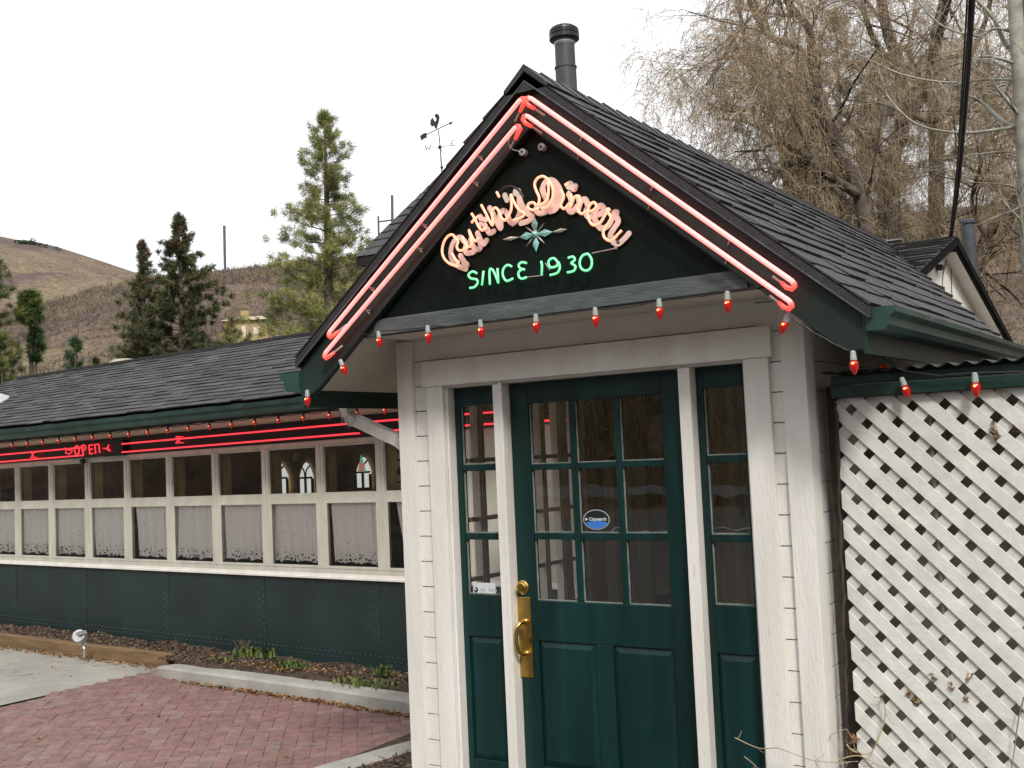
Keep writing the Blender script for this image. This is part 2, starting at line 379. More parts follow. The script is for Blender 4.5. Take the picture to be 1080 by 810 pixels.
# beds and kerbs
PHI = -.0602; DY = 2.5384
def shear(z): return .0048*z if z < 2.02 else np.interp(z, [2.02, 2.25, 3.1, 5], [.0097, .0075, .0035, .0035])
def WD(a, q, z):
    z2 = z + (shear(z)*(a+3.1) if z > 0.2 else 0)
    return (a*math.cos(PHI)-q*math.sin(PHI), a*math.sin(PHI)+q*math.cos(PHI), z2)
def bedz(x, y): return -.075+.012*math.sin(x*5.1+1)+.01*math.sin(x*11+y*13)+.012*math.sin(y*9)
bed = MB(); nx, ny = 160, 10
for i in range(nx+1):
    a = -13.5+i*(13.5-.7)/nx
    yb = WD(a, DY+.03, 0)[1]
    yf = 2.42-.0 if a < -5.5 else np.interp(a, [-5.5, -5.2, -2, -.7], [2.42, 2.2, 2.15, 2.1])
    yf = yf + (-.045*(a+5.5) if a < -5.5 else 0)
    for j in range(ny+1):
        y = yf+(yb-yf)*j/ny; bed.v.append((a, y, bedz(a, y)-(.035 if j == 0 else 0)))
for i in range(nx):
    for j in range(ny):
        k = i*(ny+1)+j; bed.f.append((k, k+ny+1, k+ny+2, k+1)); bed.m.append(0)
o = bed.build('planting_bed', MULCH, smooth=True); tag(o, kind='structure')
b2 = MB(); b2.add([(-1.62, -1.6, -.1), (-.64, -1.6, -.1), (-.64, 2.3, -.1), (-1.75, 2.3, -.1), (-1.7, .9, -.1)], [(0, 1, 2, 3, 4)])
tag(b2.build('porch_bed', MULCH), kind='structure')
def kerb(name, path, w, zt, label):
    m = MB(); P = [np.array(p, float) for p in path]; n = len(P); rings = []
    for i in range(n):
        t = P[min(i+1, n-1)]-P[max(i-1, 0)]; t /= np.linalg.norm(t); nn = np.array([-t[1], t[0]])
        z = zt[i] if hasattr(zt, '__len__') else zt
        pr = [(-w/2-.012, G-.05), (-w/2, z-.02), (-w/2+.02, z-.004), (-w/2+.045, z), (w/2-.03, z), (w/2-.008, z-.008), (w/2, z-.02), (w/2, G-.05)]
        rings.append([(P[i][0]+nn[0]*a, P[i][1]+nn[1]*a, b) for a, b in pr])
    k = 8; vs = [p for r in rings for p in r]
    fs = [(i*k+j, (i+1)*k+j, (i+1)*k+j+1, i*k+j+1) for i in range(n-1) for j in range(k-1)]+[tuple(range(k)), tuple((n-1)*k+j for j in range(k))[::-1]]
    m.add(vs, fs); o = m.build(name, CURB, smooth=False); return tag(o, kind='structure')
kerb('kerb', [(-5.52, 2.36), (-5.40, 2.27), (-5.2, 2.2), (-4.8, 2.16), (-4.2, 2.14), (-3.2, 2.1), (-2.2, 2.03), (-1.6, 1.98), (-.64, 1.92)], .21, [-.165, -.11, -.085, -.08, -.08, -.08, -.08, -.08, -.08], '')
kerb('kerb', [(-1.72, -1.6), (-1.69, -.5), (-1.62, .4), (-1.5, 1.0), (-1.36, 1.5), (-1.2, 1.95)], .2, -.085, '')
# landscape timber along the bed on the left
for x0, x1 in ((-5.62, -8.2), (-8.21, -10.9), (-10.91, -13.6)):
    t = MB(); y0 = 2.47-.045*(x0+5.5); y1 = 2.47-.045*(x1+5.5)
    t.prism([(x0, y0-.05, G-.02), (x0, y0+.05, G-.02), (x0, y0+.05, -.062), (x0, y0-.05, -.062)], (x1-x0, y1-y0, 0))
    n = {-5.62: 'orange brown landscape timber nearest the kerb, edging the mulch bed', -8.21: 'orange brown landscape timber behind the ground floodlight, at the left frame edge', -10.91: 'landscape timber farthest left along the diner bed'}[x0]
    o = t.build('landscape_timber', TIMB, bevel=.008); tag(o, n, 'timber', 'landscape timbers edging the bed')
# chips and leaves
def scatter(name, pts, size, mats, flat=.4, label=None, cat=None, wts=None):
    n = len(pts); pts = np.array(pts, float)
    a = RNG.normal(size=(n, 3)); a[:, 2] *= flat; a /= np.linalg.norm(a, axis=1)[:, None]
    b = RNG.normal(size=(n, 3)); b[:, 2] *= flat; b -= a*(a*b).sum(1)[:, None]; b /= np.linalg.norm(b, axis=1)[:, None]
    s = size*RNG.uniform(.5, 1.5, (n, 1)); w = s*RNG.uniform(.3, .7, (n, 1))
    c = np.cross(a, b)*w*.35
    V = np.stack([pts-a*s, pts-b*w+c, pts+a*s, pts+b*w+c], 1).reshape(-1, 3)
    F = np.arange(n*4).reshape(n, 4); mi = RNG.choice(len(mats), n, p=wts)
    o = raw(name, V, F, mats, mi=mi); tag(o, label, cat, kind='stuff'); return o
pts = []
while len(pts) < 9000:
    a = random.uniform(-10.5, -1.2); yb = WD(a, DY, 0)[1]; y0 = (2.52-.045*(a+5.5)) if a < -5.6 else 2.25
    y = random.uniform(y0, yb); pts.append((a, y, bedz(a, y)+random.uniform(0, .012)))
for _ in range(1800):
    x, y = random.uniform(-1.55, -.66), random.uniform(-.6, 1.9); pts.append((x, y, -.098+random.uniform(0, .012)))
scatter('mulch_chips', pts, .014, CHIP, .35, 'brown and tan wood chip mulch in the bed along the green wall', 'mulch')
pts = []
for _ in range(900):
    t = random.random(); x = np.interp(t, [0, 1], [-5.0, -1.7]) ; x = random.gauss(x, .1) if random.random() < .5 else random.choice((random.gauss(-3.0, .35), random.gauss(-2.2, .25), random.gauss(-3.9, .3)))
    if x < -5.2 or x > -1.75: continue
    pts.append((x, np.interp(x, [-5.2, -3.2, -1.6], [2.05, 1.95, 1.83])-abs(random.gauss(0, .025)), G+.012+random.uniform(0, .02)))
for _ in range(700):
    x = random.uniform(-10.5, -5.65); pts.append((x, 2.4-.045*(x+5.5)-abs(random.gauss(0, .05)), G+.01+random.uniform(0, .012)))
for _ in range(260):
    x = random.gauss(-3.95, .35); pts.append((x, random.uniform(2.27, 2.5), -.05))
for _ in range(160):
    pts.append((random.uniform(-9, -1.9), random.uniform(-2.5, 2.3), G+.014))
scatter('dead_leaves', pts, .016, LEAFD, .45, 'orange and tan dead leaves collected along kerb and timber', 'leaves')
# weeds: tufts of blades
def blades(cent, n, h, spread, mats, name, label, cat, kind=None, z0=None):
    V = []; F = []; mi = []
    for k in range(n):
        x = cent[0]+random.gauss(0, spread); y = cent[1]+random.gauss(0, spread*.45); z = cent[2]
        a = random.uniform(0, 6.28); l = h*random.uniform(.4, 1.1); w = .006+.004*random.random(); le = random.uniform(.1, .8)
        dx, dy = math.cos(a), math.sin(a); b = len(V)
        V += [(x-dy*w, y+dx*w, z), (x+dy*w, y-dx*w, z), (x+dx*l*le*.5+dy*w*.8, y+dy*l*le*.5-dx*w*.8, z+l*.7), (x+dx*l*le*.5-dy*w*.8, y+dy*l*le*.5+dx*w*.8, z+l*.7), (x+dx*l*le, y+dy*l*le, z+l*.85)]
        V += [V[-1]]; F += [(b, b+1, b+2, b+3), (b+3, b+2, b+4, b+5)]; mi += [k % len(mats)]*2
    o = raw(name, V, F, mats, mi=mi); tag(o, label, cat, kind=kind); return o
for (u, v, s, n, h, lb) in ((268, 692, .1, 260, .09, 'larger bright green weed clump by the kerb, left of the pair'), (308, 705, .08, 200, .08, 'green weed clump just right of the larger one behind the kerb'), (405, 712, .05, 90, .09, 'small dark weed tuft in mulch near the porch corner'), (385, 722, .15, 120, .05, 'low sparse grass patch along the kerb near the porch'), (232, 698, .08, 90, .05, 'low weed at the left end of the kerb')):
    p = on_z(u, v, -.07); blades(p, n, h, s, [WEED, YG[0]], 'weed', lb, 'weed')
TIMP = on_z(262, 690, -.05)
m = MB()
for k in range(14):
    a = random.uniform(0, 6.28); l = random.uniform(.05, .12); p = TIMP+np.array([random.gauss(-.12, .04), 0.05, 0]); m.tube([p, p+np.array([math.cos(a)*l*.5, math.sin(a)*l*.3, l])], .003, 3)
tag(m.build('dry_stalks', CHIP[2]), 'dry tan stalks sticking up beside the green weed clump', 'dried plant')

# ================================================================== DINER CAR
dn = thing('diner', WD(-6.5, DY+.9, 0), 'long trolley style diner with dark green riveted base, white window band and shingle roof', 'building')
T = WD
AL, AR = -14.2, -.62
# riveted base: panels with lap seams and rivet heads
m = MB(); q = DY
m.box(AL, AR, q+.03, q+.18, -.3, .655)
seams = [-3.45-1.48*k for k in range(8)]
for i in range(len(seams)):
    x1 = seams[i]; x0 = seams[i]-1.48
    m.box(x0+.0006, x1-.0006, q+.012, q+.03, -.12, .648)
    m.box(x1-.05, x1+.05, q+.0085, q+.012, -.12, .648)
m.box(seams[0]+.004, AR, q+.012, q+.03, -.12, .648)
def rivet(mb, x, z, qq, r=.008):
    r *= 1.05
    n = len(mb.v); k = 6
    vs = [(x+r*math.cos(6.283*j/k), qq, z+r*math.sin(6.283*j/k)) for j in range(k)]+[(x+r*.55*math.cos(6.283*j/k), qq-.005, z+r*.55*math.sin(6.283*j/k)) for j in range(k)]
    mb.add(vs, [(j, (j+1) % k, k+(j+1) % k, k+j) for j in range(k)]+[tuple(k+j for j in range(k))[::-1]])
for k in range(150):
    x = -1.2-.063*k
    rivet(m, x, .615, q+.0115); rivet(m, x, .02, q+.0115); rivet(m, x+.03, -.02, q+.0115, .007)
for s_ in seams:
    for k in range(9):
        z = .56-.066*k
        rivet(m, s_-.03, z, q+.008); rivet(m, s_+.03, z-.02, q+.008)
    for off in (-.74,):
        for k in range(9): rivet(m, s_+off, .55-.066*k, q+.0115, .006)
    for k in range(5): rivet(m, s_-.37, .5-.12*k, q+.0115, .005); rivet(m, s_+.35, .5-.12*k, q+.0115, .005)
m.build('base_wall', DINERG, dn, tf=T)
# sill and horizontal bands
m = MB(); m.box(AL, AR, q-.018, q+.16, .655, .676); m.box(AL, AR, q-.006, q+.16, .676, .70)
m.build('sill', WHITE2, dn, tf=T, bevel=.002)
PIT = .74; X0 = -3.29; WW = .648; NW = 15
m = MB()
m.box(AL, AR, q, q+.06, .70, .745)       # bottom rail
m.box(AL, AR, q, q+.06, 1.834, 1.875)      # top rail
m.box(AL, AR, q+.008, q+.06, 1.333, 1.398)  # band behind meeting rails
for k in range(NW+1):
    xl = X0+.0-PIT*k
    m.box(xl-(PIT-WW), xl, q, q+.06, .745, 1.834)  # post between windows
    m.box(xl-(PIT-WW)*.66, xl-(PIT-WW)*.34, q-.006, q, .745, 1.834)
m.box(X0+WW+.13, AR, q, q+.1, .745, 1.834)
m.build('window_band', CREAM, dn, tf=T, bevel=.002)
ordn = ['first', 'second', 'third', 'fourth', 'fifth', 'sixth', 'seventh', 'eighth', 'ninth', 'tenth', 'eleventh', 'twelfth', 'thirteenth', 'fourteenth', 'fifteenth', 'sixteenth', 'seventeenth', 'eighteenth']
CURTM, t, b = new('lace_curtain'); N = t.nodes; L = t.links
tc = N.new('ShaderNodeTexCoord'); sp = N.new('ShaderNodeSeparateXYZ'); L.new(tc.outputs['Object'], sp.inputs[0])
b.inputs['Base Color'].default_value = (.94, .94, .92, 1); b.inputs['Roughness'].default_value = .9
trn = N.new('ShaderNodeBsdfTransparent'); tl = N.new('ShaderNodeBsdfTranslucent'); tl.inputs[0].default_value = (.7, .7, .68, 1)
ms1 = N.new('ShaderNodeMixShader'); ms1.inputs[0].default_value = 0; L.new(b.outputs[0], ms1.inputs[1]); L.new(tl.outputs[0], ms1.inputs[2])
vo = N.new('ShaderNodeTexVoronoi'); vo.inputs['Scale'].default_value = 34; L.new(tc.outputs['Object'], vo.inputs['Vector'])
# lace border (eyelets) below z=.90, sparse sprigs above
lt = N.new('ShaderNodeMath'); lt.operation = 'LESS_THAN'; L.new(vo.outputs['Distance'], lt.inputs[0]); lt.inputs[1].default_value = .36
zz = N.new('ShaderNodeMapRange'); L.new(sp.outputs['Z'], zz.inputs['Value']); zz.inputs['From Min'].default_value = .90; zz.inputs['From Max'].default_value = .83; zz.inputs['To Min'].default_value = 0; zz.inputs['To Max'].default_value = .95
mu = N.new('ShaderNodeMath'); mu.operation = 'MULTIPLY'; L.new(lt.outputs[0], mu.inputs[0]); L.new(zz.outputs[0], mu.inputs[1])
v2 = N.new('ShaderNodeTexVoronoi'); v2.inputs['Scale'].default_value = 15; L.new(tc.outputs['Object'], v2.inputs['Vector'])
l2 = N.new('ShaderNodeMath'); l2.operation = 'LESS_THAN'; L.new(v2.outputs['Distance'], l2.inputs[0]); l2.inputs[1].default_value = .085
m2 = N.new('ShaderNodeMath'); m2.operation = 'MULTIPLY'; L.new(l2.outputs[0], m2.inputs[0]); m2.inputs[1].default_value = .6
mxx = N.new('ShaderNodeMath'); mxx.operation = 'MAXIMUM'; L.new(mu.outputs[0], mxx.inputs[0]); L.new(m2.outputs[0], mxx.inputs[1])
ms2 = N.new('ShaderNodeMixShader'); L.new(mxx.outputs[0], ms2.inputs[0]); L.new(ms1.outputs[0], ms2.inputs[1]); L.new(trn.outputs[0], ms2.inputs[2])
L.new(ms2.outputs[0], N['Material Output'].inputs[0])
for k in range(NW+1):
    xl = X0-PIT*k; xr = xl+WW; vis = k <= 9
    f = MB()     # upper sash
    f.box(xl, xr, q+.012, q+.045, 1.398, 1.411); f.box(xl, xr, q+.012, q+.045, 1.815, 1.834)
    f.box(xl, xl+.008, q+.012, q+.045, 1.411, 1.815); f.box(xr-.008, xr, q+.012, q+.045, 1.411, 1.815)
    # lower sash sits proud, with a broader left stile
    f.box(xl, xl+.034, q-.004, q+.03, .745, 1.333); f.box(xr-.010, xr, q-.004, q+.03, .745, 1.333)
    f.box(xl+.034, xr-.010, q-.004, q+.03, .745, .768); f.box(xl+.034, xr-.010, q-.004, q+.03, 1.316, 1.333)
    w = f.build('window', CREAM, dn, tf=T, bevel=.0015)
    g = MB(); pane(g, xl+.008, xr-.008, q+.020, 1.411, 1.815); pane(g, xl+.034, xr-.010, q+.004, .768, 1.316)
    g.build('pane', GLASS, w, tf=T)
    j = MB(); j.box(xl-.035, xl+.0, q+.061, q+.165, 1.34, 1.834); j.build('jamb', OLIVE, w, tf=T)
    # lace curtain: wavy cloth with a scalloped hem
    nx, nz = 70, 16; V = []; F = []; ph = random.uniform(0, 6); x0 = xl+.004; x1 = xr-.004; am = random.uniform(.8, 1.2)
    gap = random.choice((.0, .02, .035, .01)) if k else .09
    for i in range(nx+1):
        s_ = i/nx; X = x0+gap+.02*0+(x1-x0-gap)*s_
        hem = .776+.022*abs(math.sin(s_*math.pi*3.0+ph))**.7+.006*abs(math.sin(s_*math.pi*18))
        for jj in range(nz+1):
            tt = jj/nz; z = hem+(1.325-hem)*tt; pull = gap*.9*(1-tt)*(1-s_)*1.2
            wv = .010*am*math.sin(s_*34+ph+tt*1.1)+.007*math.sin(s_*57+ph*2-tt*.9)+.004*math.sin(s_*91+tt*5)
            V.append(T(X+pull, q+.045+wv*(1.25-.5*tt), z))
    for i in range(nx):
        for jj in range(nz): F.append((i*(nz+1)+jj, (i+1)*(nz+1)+jj, (i+1)*(nz+1)+jj+1, i*(nz+1)+jj+1))
    o = raw('lace_curtain', V, F, CURTM); 
    for p in o.data.polygons: p.use_smooth = True
    tag(o, 'white lace cafe curtain behind lower glass of the %s diner window left of the porch' % ordn[k], 'curtain', 'lace curtains in the diner windows')
# body: neon fascia band, header, soffit, ceiling, floor, inner walls
m = MB(); m.box(AL, AR, q-.01, q+.12, 1.875, 2.062); m.build('neon_fascia', paint('fascia_black', (.008, .01, .01), .22, .2, 6), dn, tf=T)
m = MB(); m.box(AL, AR, q+.002, q+.12, 2.062, 2.15); m.box(AL, AR, 2.17, q, 2.128, 2.15); m.build('soffit', SOFF, dn, tf=T)
m = MB(); qb = q+2.5
m.box(AL, AR, q+.125, qb, 2.0, 2.02); m.box(AL, AR, q+.2, qb, .0, .02); m.box(AL, AL+.1, q+.2, qb, 0.02, 2.0); m.box(AR-.1, AR, q+.2, qb, 0.02, 2.0)
# back wall with arched openings
arch = [(-5.55+.0, 1.30, 1.78), (-4.92, 1.30, 1.78), (-3.15, 1.30, 1.84)]
# project the arches from the sight lines through the windows
def onq(u, v, qq):
    n = np.array([-math.sin(PHI), math.cos(PHI), 0]); d = ray(u, v); t = (qq-n@CAM)/(n@d); P = CAM+t*d
    return P[0]*math.cos(PHI)+P[1]*math.sin(PHI), P[2]
qa = qb-.02; arches = []
for u0, u1, vt, vb in ((287.5, 305, 485, 519), (318, 331.5, 485, 519), (378, 392.5, 480, 513)):
    a0, _ = onq(u0, vb, qa); a1, zb = onq(u1, vb, qa); _, zt = onq((u0+u1)/2, vt, qa); arches.append((a0, a1, zb, zt))
m.box(AL, AR, qb, qb+.08, 0.02, 2.0)
m.build('interior_shell', DARKIN, dn, tf=T)
m = MB()
for k in range(8): m.box(-13.4+1.3*k, -12.35+1.3*k, qb-.42, qb-.36, .5, 1.28); 
m.box(AL+.2, AR-.4, q+.9, q+1.4, .98, 1.02); m.box(AL+.2, AR-.4, q+1.0, q+1.35, .02, .98)
m.build('counter', DARKW, dn, tf=T)
FROST = glow('frosted_pane_day_glow', (.55, .57, .53), .55)  # pane emits by itself, standing in for daylight coming through it
STAIN = [FROST, glow('stained_glass_green', (.1, .3, .22), .5), glow('stained_glass_red', (.4, .08, .05), .5)]  # coloured panes glow too, as if backlit by day
LEAD = paint('window_bar_dark', (.02, .02, .015), .6, .1, 5)
for i, (a0, a1, zb, zt) in enumerate(arches):
    w_ = a1-a0; n = 12; pts = []
    for k in range(n+1):
        s_ = k/n; x = a0+w_*s_; d = abs(s_-.5)*2; pts.append((x, qa-.02, zb+(zt-zb)*(1-.42*d**1.7)))
    pts = [(a0, qa-.02, zb)]+pts+[(a1, qa-.02, zb)]
    m = MB(); m.prism(pts, (0, .015, 0)); 
    wo = m.build('arched_window', FROST, dn, tf=T)
    m = MB(); c = (a0+a1)/2; zm = zb+(zt-zb)*.52; bq0, bq1 = qa-.045, qa-.022; r = .012
    m.box(c-r, c+r, bq0, bq1, zb, zm+.02); m.box(a0, a1, bq0, bq1, zm-r, zm+r); m.box(a0-.02, a1+.02, bq0, bq1, zb-.02, zb+.01)
    m.box(a0-.02, a0+.005, bq0, bq1, zb, zt-.2); m.box(a1-.005, a1+.02, bq0, bq1, zb, zt-.2)
    for sgn in (-1, 1):
        P = [(c, (bq0+bq1)/2, zm)]+[(c+sgn*w_*.5*s_*.9, (bq0+bq1)/2, zm+(zt-zm)*(.25+.6*s_**.6)) for s_ in (.2, .5, .8)]
        m.tube(P, r, 4)
    if i == 2:
        pass
    m.build('tracery', LEAD, wo, tf=T)
    if i == 2:
        m = MB(); m.prism([(a0+.05, qa-.05, zt-.17), (a1-.05, qa-.05, zt-.17), (c, qa-.05, zt+.03)], (0, .01, 0), 0)
        m.prism([(c-.06, qa-.05, zm+.02), (c+.03, qa-.05, zm), (c+.05, qa-.05, zm+.1), (c-.03, qa-.05, zm+.13)], (0, .01, 0), 1)
        m.build('stained_glass', STAIN[1:], wo, tf=T)
# things seen inside: a pendant lamp, framed board behind the last pane
p = onq(313, 474, q+1.1); m = MB(); P = (p[0], q+1.1, p[1]); m.lathe(P, (0, 0, -1), [(0, .01), (.02, .03), (.06, .045), (.10, .05), (.105, .02)], 12)
lm = m.build('pendant_lamp', CURT_IN, tf=T, smooth=True); m = MB(); m.tube([(P[0], P[1], P[2]), (P[0], P[1], 1.99)], .004, 5); m.build('lamp_cord', WIRE, lm, tf=T)
tag(lm, 'small pale pendant lamp hanging inside the second full diner window from the porch', 'lamp')
a0, z1 = onq(410, 478, q+.24); a1, z0 = onq(445, 516, q+.24)
m = MB(); m.box(a0, a1, q+.22, q+.235, z0, z1+.01); fb = m.build('framed_notice', STKW, tf=T)
m = MB(); c_ = onq(421, 488, q+.22); 
for (ua, ub, va) in ((415, 428, 485), (416, 429, 508)):
    x, zc = onq(ua, va, q+.215); x2, _ = onq(ub, va, q+.215); m.box(x, x2, q+.214, q+.2195, zc-.006, zc+.006)
x, zc = onq(421, 497, q+.215); m.lathe((x+.02, q+.2195, zc), (0, -1, 0), [(0, .045), (.004, .045), (.0045, .001)], 16)
m.build('notice_print', STK, fb, tf=T)
tag(fb, 'white notice board with black marks behind the window next to the porch corner', 'notice board')

# diner roof (shingles laid as individual tabs)
def shingles(mb, P0, A, U, N, rows, expo, lo, hi, tab=(.22, .34), th=.014, nm=4, wts=(4, 5, 4, 1), lift=.0):
    """P0 origin at eave, A along eave, U up slope, N normal; lo/hi(t)=range along A at slope distance t"""
    P0, A, U, N = [np.array(v, float) for v in (P0, A, U, N)]
    for r in range(rows):
        t0 = r*expo; a = lo(t0)-random.uniform(0, .2); e = hi(t0+expo*.5)
        while a < e:
            w = random.uniform(*tab); b = min(a+w-.003, e); a0 = max(a, lo(t0))
            if b-a0 > .02:
                j = random.uniform(-.012, .010); h = th*random.uniform(.7, 1.5)
                p = lambda s, t, n: P0+A*s+U*t+N*n
                v = [p(a0, t0+j, 0), p(b, t0+j, 0), p(b, t0+j, h), p(a0, t0+j, h), p(a0, t0+expo*1.12, .002), p(b, t0+expo*1.12, .002)]
                mb.add(v, [(0, 1, 2, 3), (3, 2, 5, 4), (0, 3, 4), (1, 5, 2), (0, 4, 5, 1)], random.choices(range(nm), wts)[0])
            a += w
ze, zrg, qe, qr = 2.262, 3.09, 2.13, 4.04
sl_ = math.hypot(qr-qe, zrg-ze); U_ = (0, (qr-qe)/sl_, (zrg-ze)/sl_); N_ = (0, -U_[2], U_[1])
m = MB(); AH = -11.9
hipf = lambda t: AH-2.0*(1-t/sl_)
m.add([(AH-2.0, qe, ze-.03), (AR+.1, qe, ze-.03), (AR+.1, qr, zrg-.015), (AH, qr, zrg-.015)], [(0, 1, 2, 3)], 0)
m.add([(AR+.1, qr, zrg-.015), (AH, qr, zrg-.015), (AH-2, 6.0, ze-.03), (AR+.1, 6.0, ze-.03)], [(0, 1, 2, 3)], 1)
m.add([(AH-2.0, qe, ze-.03), (AH, qr, zrg-.015), (AH-2, 6.0, ze-.03)], [(0, 1, 2)], 0)
rows = int(sl_/.115)+1; ex_ = sl_/rows
shingles(m, (0, qe, ze), (1, 0, 0), U_, N_, rows, ex_, hipf, lambda t: AR+.1, tab=(.16, .32), th=.011)
m.box(AH, AR+.1, qr-.07, qr+.07, zrg-.012, zrg+.012, 1)
roof = m.build('roof', SH, dn, tf=T)
m = MB()
m.box(AL-.1, AR+.1, 2.13, 2.17, 2.10, 2.235, 0)
# K-style gutter
gp = [(2.13, 2.12), (2.06, 2.12), (2.045, 2.14), (2.04, 2.175), (2.022, 2.19), (2.018, 2.222), (2.026, 2.222), (2.03, 2.2), (2.05, 2.185), (2.055, 2.145), (2.12, 2.135), (2.13, 2.14)]
m.prism([(AL-.1, a, b) for a, b in gp], (AR-AL+.2, 0, 0), 1)
m.build('gutter', [GREEN, GUTG], dn, tf=T)
# white dome skylight at left
c = onq(2, 411, 3.1); m = MB(); cx0 = c[0]
for (r0, z0_) in ((1, 0),): m.lathe((cx0-.1, 2.95, 2.60), N_, [(0, .30), (.04, .30), (.06, .27), (.12, .2), (.155, .1), (.165, .01)], 20)
tag(m.build('roof_vent_dome', GALV, tf=T, smooth=True), 'pale grey metal dome vent on the diner roof at the far left', 'roof vent')
# lamp bracket lump under the open sign handled below

# neon lines on the fascia
def neon_run(name, pts, r, mat, label, cat, group=None, tf=None, sup=None, ends=NEONPR, endr=None):
    P = [np.array(p, float) for p in pts]
    if tf: P = [np.array(tf(*p)) for p in P]
    m = MB(); m.tube(P, r, 8); o = m.build(name, mat, smooth=True); tag(o, label, cat, group)
    return o, P
def standoffs(P, o, every, back, r=.006):
    m = MB(); acc = 0
    for i in range(len(P)-1):
        L_ = np.linalg.norm(P[i+1]-P[i]); t = every*.5-acc
        while t < L_:
            p = P[i]+(P[i+1]-P[i])*t/L_; m.tube([p, p+np.array(back)], r, 5); t += every
        acc = 0
    if m.v: m.build('tube_support', TUBEG, o)
qn = q-.06
zU = lambda a: 1.998+.0022*(a+3.1); zL = lambda a: 1.910+.002*(a+3.1)
segs = [(-3.55, -7.02), (-7.75, -11.0)]
bends = {0: .0}
for i, (a1_, a0_) in enumerate(segs):
    for nm_, zf in (('upper', zU), ('lower', zL)):
        pos = ('right of the open sign' if i == 0 else 'left of the open sign')
        P = [(a1_, qn+.05, zf(a1_)), (a1_+.004, qn+.01, zf(a1_)), (a1_-.02, qn, zf(a1_))]+[(a1_-.1-(a1_-a0_-.12)*k/6, qn, zf(a1_-.1-(a1_-a0_-.12)*k/6)) for k in range(7)]+[(a0_-.004, qn+.01, zf(a0_)), (a0_, qn+.05, zf(a0_))]
        o, P = neon_run('neon_tube', P, .008, NEONR, '%s straight red neon tube on the black diner fascia, %s' % (nm_, pos), 'neon tube', 'red neon lines on the diner fascia', T)
        standoffs(P[3:-2], o, .9, (0.003, .05, 0))
for nm_, zf, a0_ in (('upper', zU, -3.42), ('lower', zL, -3.10)):
    P = [(a0_, qn+.05, zf(a0_)), (a0_, qn, zf(a0_)), (-2.2, qn, zf(-2.2)-.008), (-1.0, qn, zf(-1.0)-.028), (-1.0, qn+.05, zf(-1.)-.028)]
    o, P = neon_run('neon_tube', P, .008, NEONR, '%s short red neon tube on the diner fascia beside the porch downspout' % nm_, 'neon tube', 'red neon lines on the diner fascia', T)
# doubled-back star loops where tubes meet
for (u, v) in ((34.5, 475), (188, 461)):
    a, z = onq(u, v, qn); m = MB(); 
    for dx, dz in ((.03, .03), (.035, -.03), (-.03, .035), (-.035, -.03)): m.tube([T(a, qn, z), T(a+dx, qn-.005, z+dz), T(a+dx*1.1, qn+.03, z+dz)], .006, 5)
    tag(m.build('neon_tube', NEONR, smooth=True), 'small red neon star shaped joint on the fascia %s' % ('left of the open sign' if u < 50 else 'right of the open sign'), 'neon tube', 'red neon joints')
# OPEN sign
op = thing('open_sign', T(-7.6, q-.05, 1.9), 'red neon open sign with arrow ends on black box under the diner eave', 'neon sign')
m = MB(); a0, _ = onq(70, 478, q-.05); a1, _ = onq(130, 468, q-.05); m.box(a1-.36, a1, q-.055, q-.012, 1.868, 2.035); m.box(a0, a1-.36, q-.05, q-.012, 1.875, 2.03); m.build('backing_box', BLACKT, op, tf=T)
def qp(l, qq): 
    r_ = []
    for u, v in l:
        n = np.array([-math.sin(PHI), math.cos(PHI), 0]); d = ray(u, v); t_ = (qq-n@CAM)/(n@d); r_.append(CAM+t_*d)
    return r_
c4 = lambda l: [(40+x/9., 430+y/9.) for x, y in l]
opn = {'O': [[(372, 362), (352, 372), (348, 405), (358, 440), (375, 448), (388, 430), (390, 390), (380, 365), (368, 362)]],
       'P': [[(432, 445), (422, 400), (415, 362)], [(415, 362), (440, 355), (455, 372), (450, 395), (425, 405)]],
       'E': [[(520, 352), (485, 358), (488, 398), (492, 438), (522, 434)], [(488, 398), (515, 393)]],
       'N': [[(548, 435), (540, 350), (575, 346), (582, 380), (585, 428)]]}
for ch, ss in opn.items():
    m = MB()
    for s_ in ss: m.tube(qp(c4(s_), q-.075), .0085, 6)
    m.build('neon_letter', NEONR, op, smooth=True)
for ss in ([[(262, 378), (270, 400), (262, 430), (300, 440), (325, 415), (322, 398), (290, 402)]], [[(620, 385), (655, 388), (672, 350), (668, 385), (690, 412), (655, 398)]]):
    m = MB()
    for s_ in ss: m.tube(qp(c4(s_), q-.07), .006, 6)
    m.build('neon_arrow', NEONR, op, smooth=True)
m = MB(); a_, z_ = onq(88.5, 482.5, q-.03); m.lathe((a_, q-.03, z_), (0, -1, 0), [(0, .03), (.03, .03), (.04, .02)], 12); m.build('transformer_knob', BLACKT, op, tf=T)

# ------------------------------------------------------------------ string lights
def bulb(parent, p, ax=(0, 0, -1), sc=1., dark=False, lit=True):
    ax = np.array(ax, float); ax /= np.linalg.norm(ax); p = np.array(p, float)
    m = MB(); m.lathe(p, ax, [(-.004*sc, .006*sc), (0, .0095*sc), (.02*sc, .0115*sc), (.03*sc, .012*sc), (.032*sc, .009*sc)], 10)
    s_ = m.build('socket', SOCKD if dark else SOCK, parent, smooth=False)
    c = p+ax*.03*sc; m = MB()
    m.lathe(c, ax, [(0, .009*sc), (.006*sc, .014*sc), (.014*sc, .0165*sc), (.022*sc, .0165*sc), (.032*sc, .0135*sc), (.042*sc, .009*sc), (.050*sc, .004*sc), (.054*sc, .0005)], 14, 0)
    if lit:
        c2 = c+ax*.014*sc; side = (CAM-c2)/np.linalg.norm(CAM-c2)
        m.lathe(c2, np.array([0.0, -1, .1]), [(.0125*sc, .006*sc), (.0172*sc, .004*sc), (.0185*sc, .001)], 8, 1)
    m.build('bulb', [BULB, FIL], s_, smooth=True)
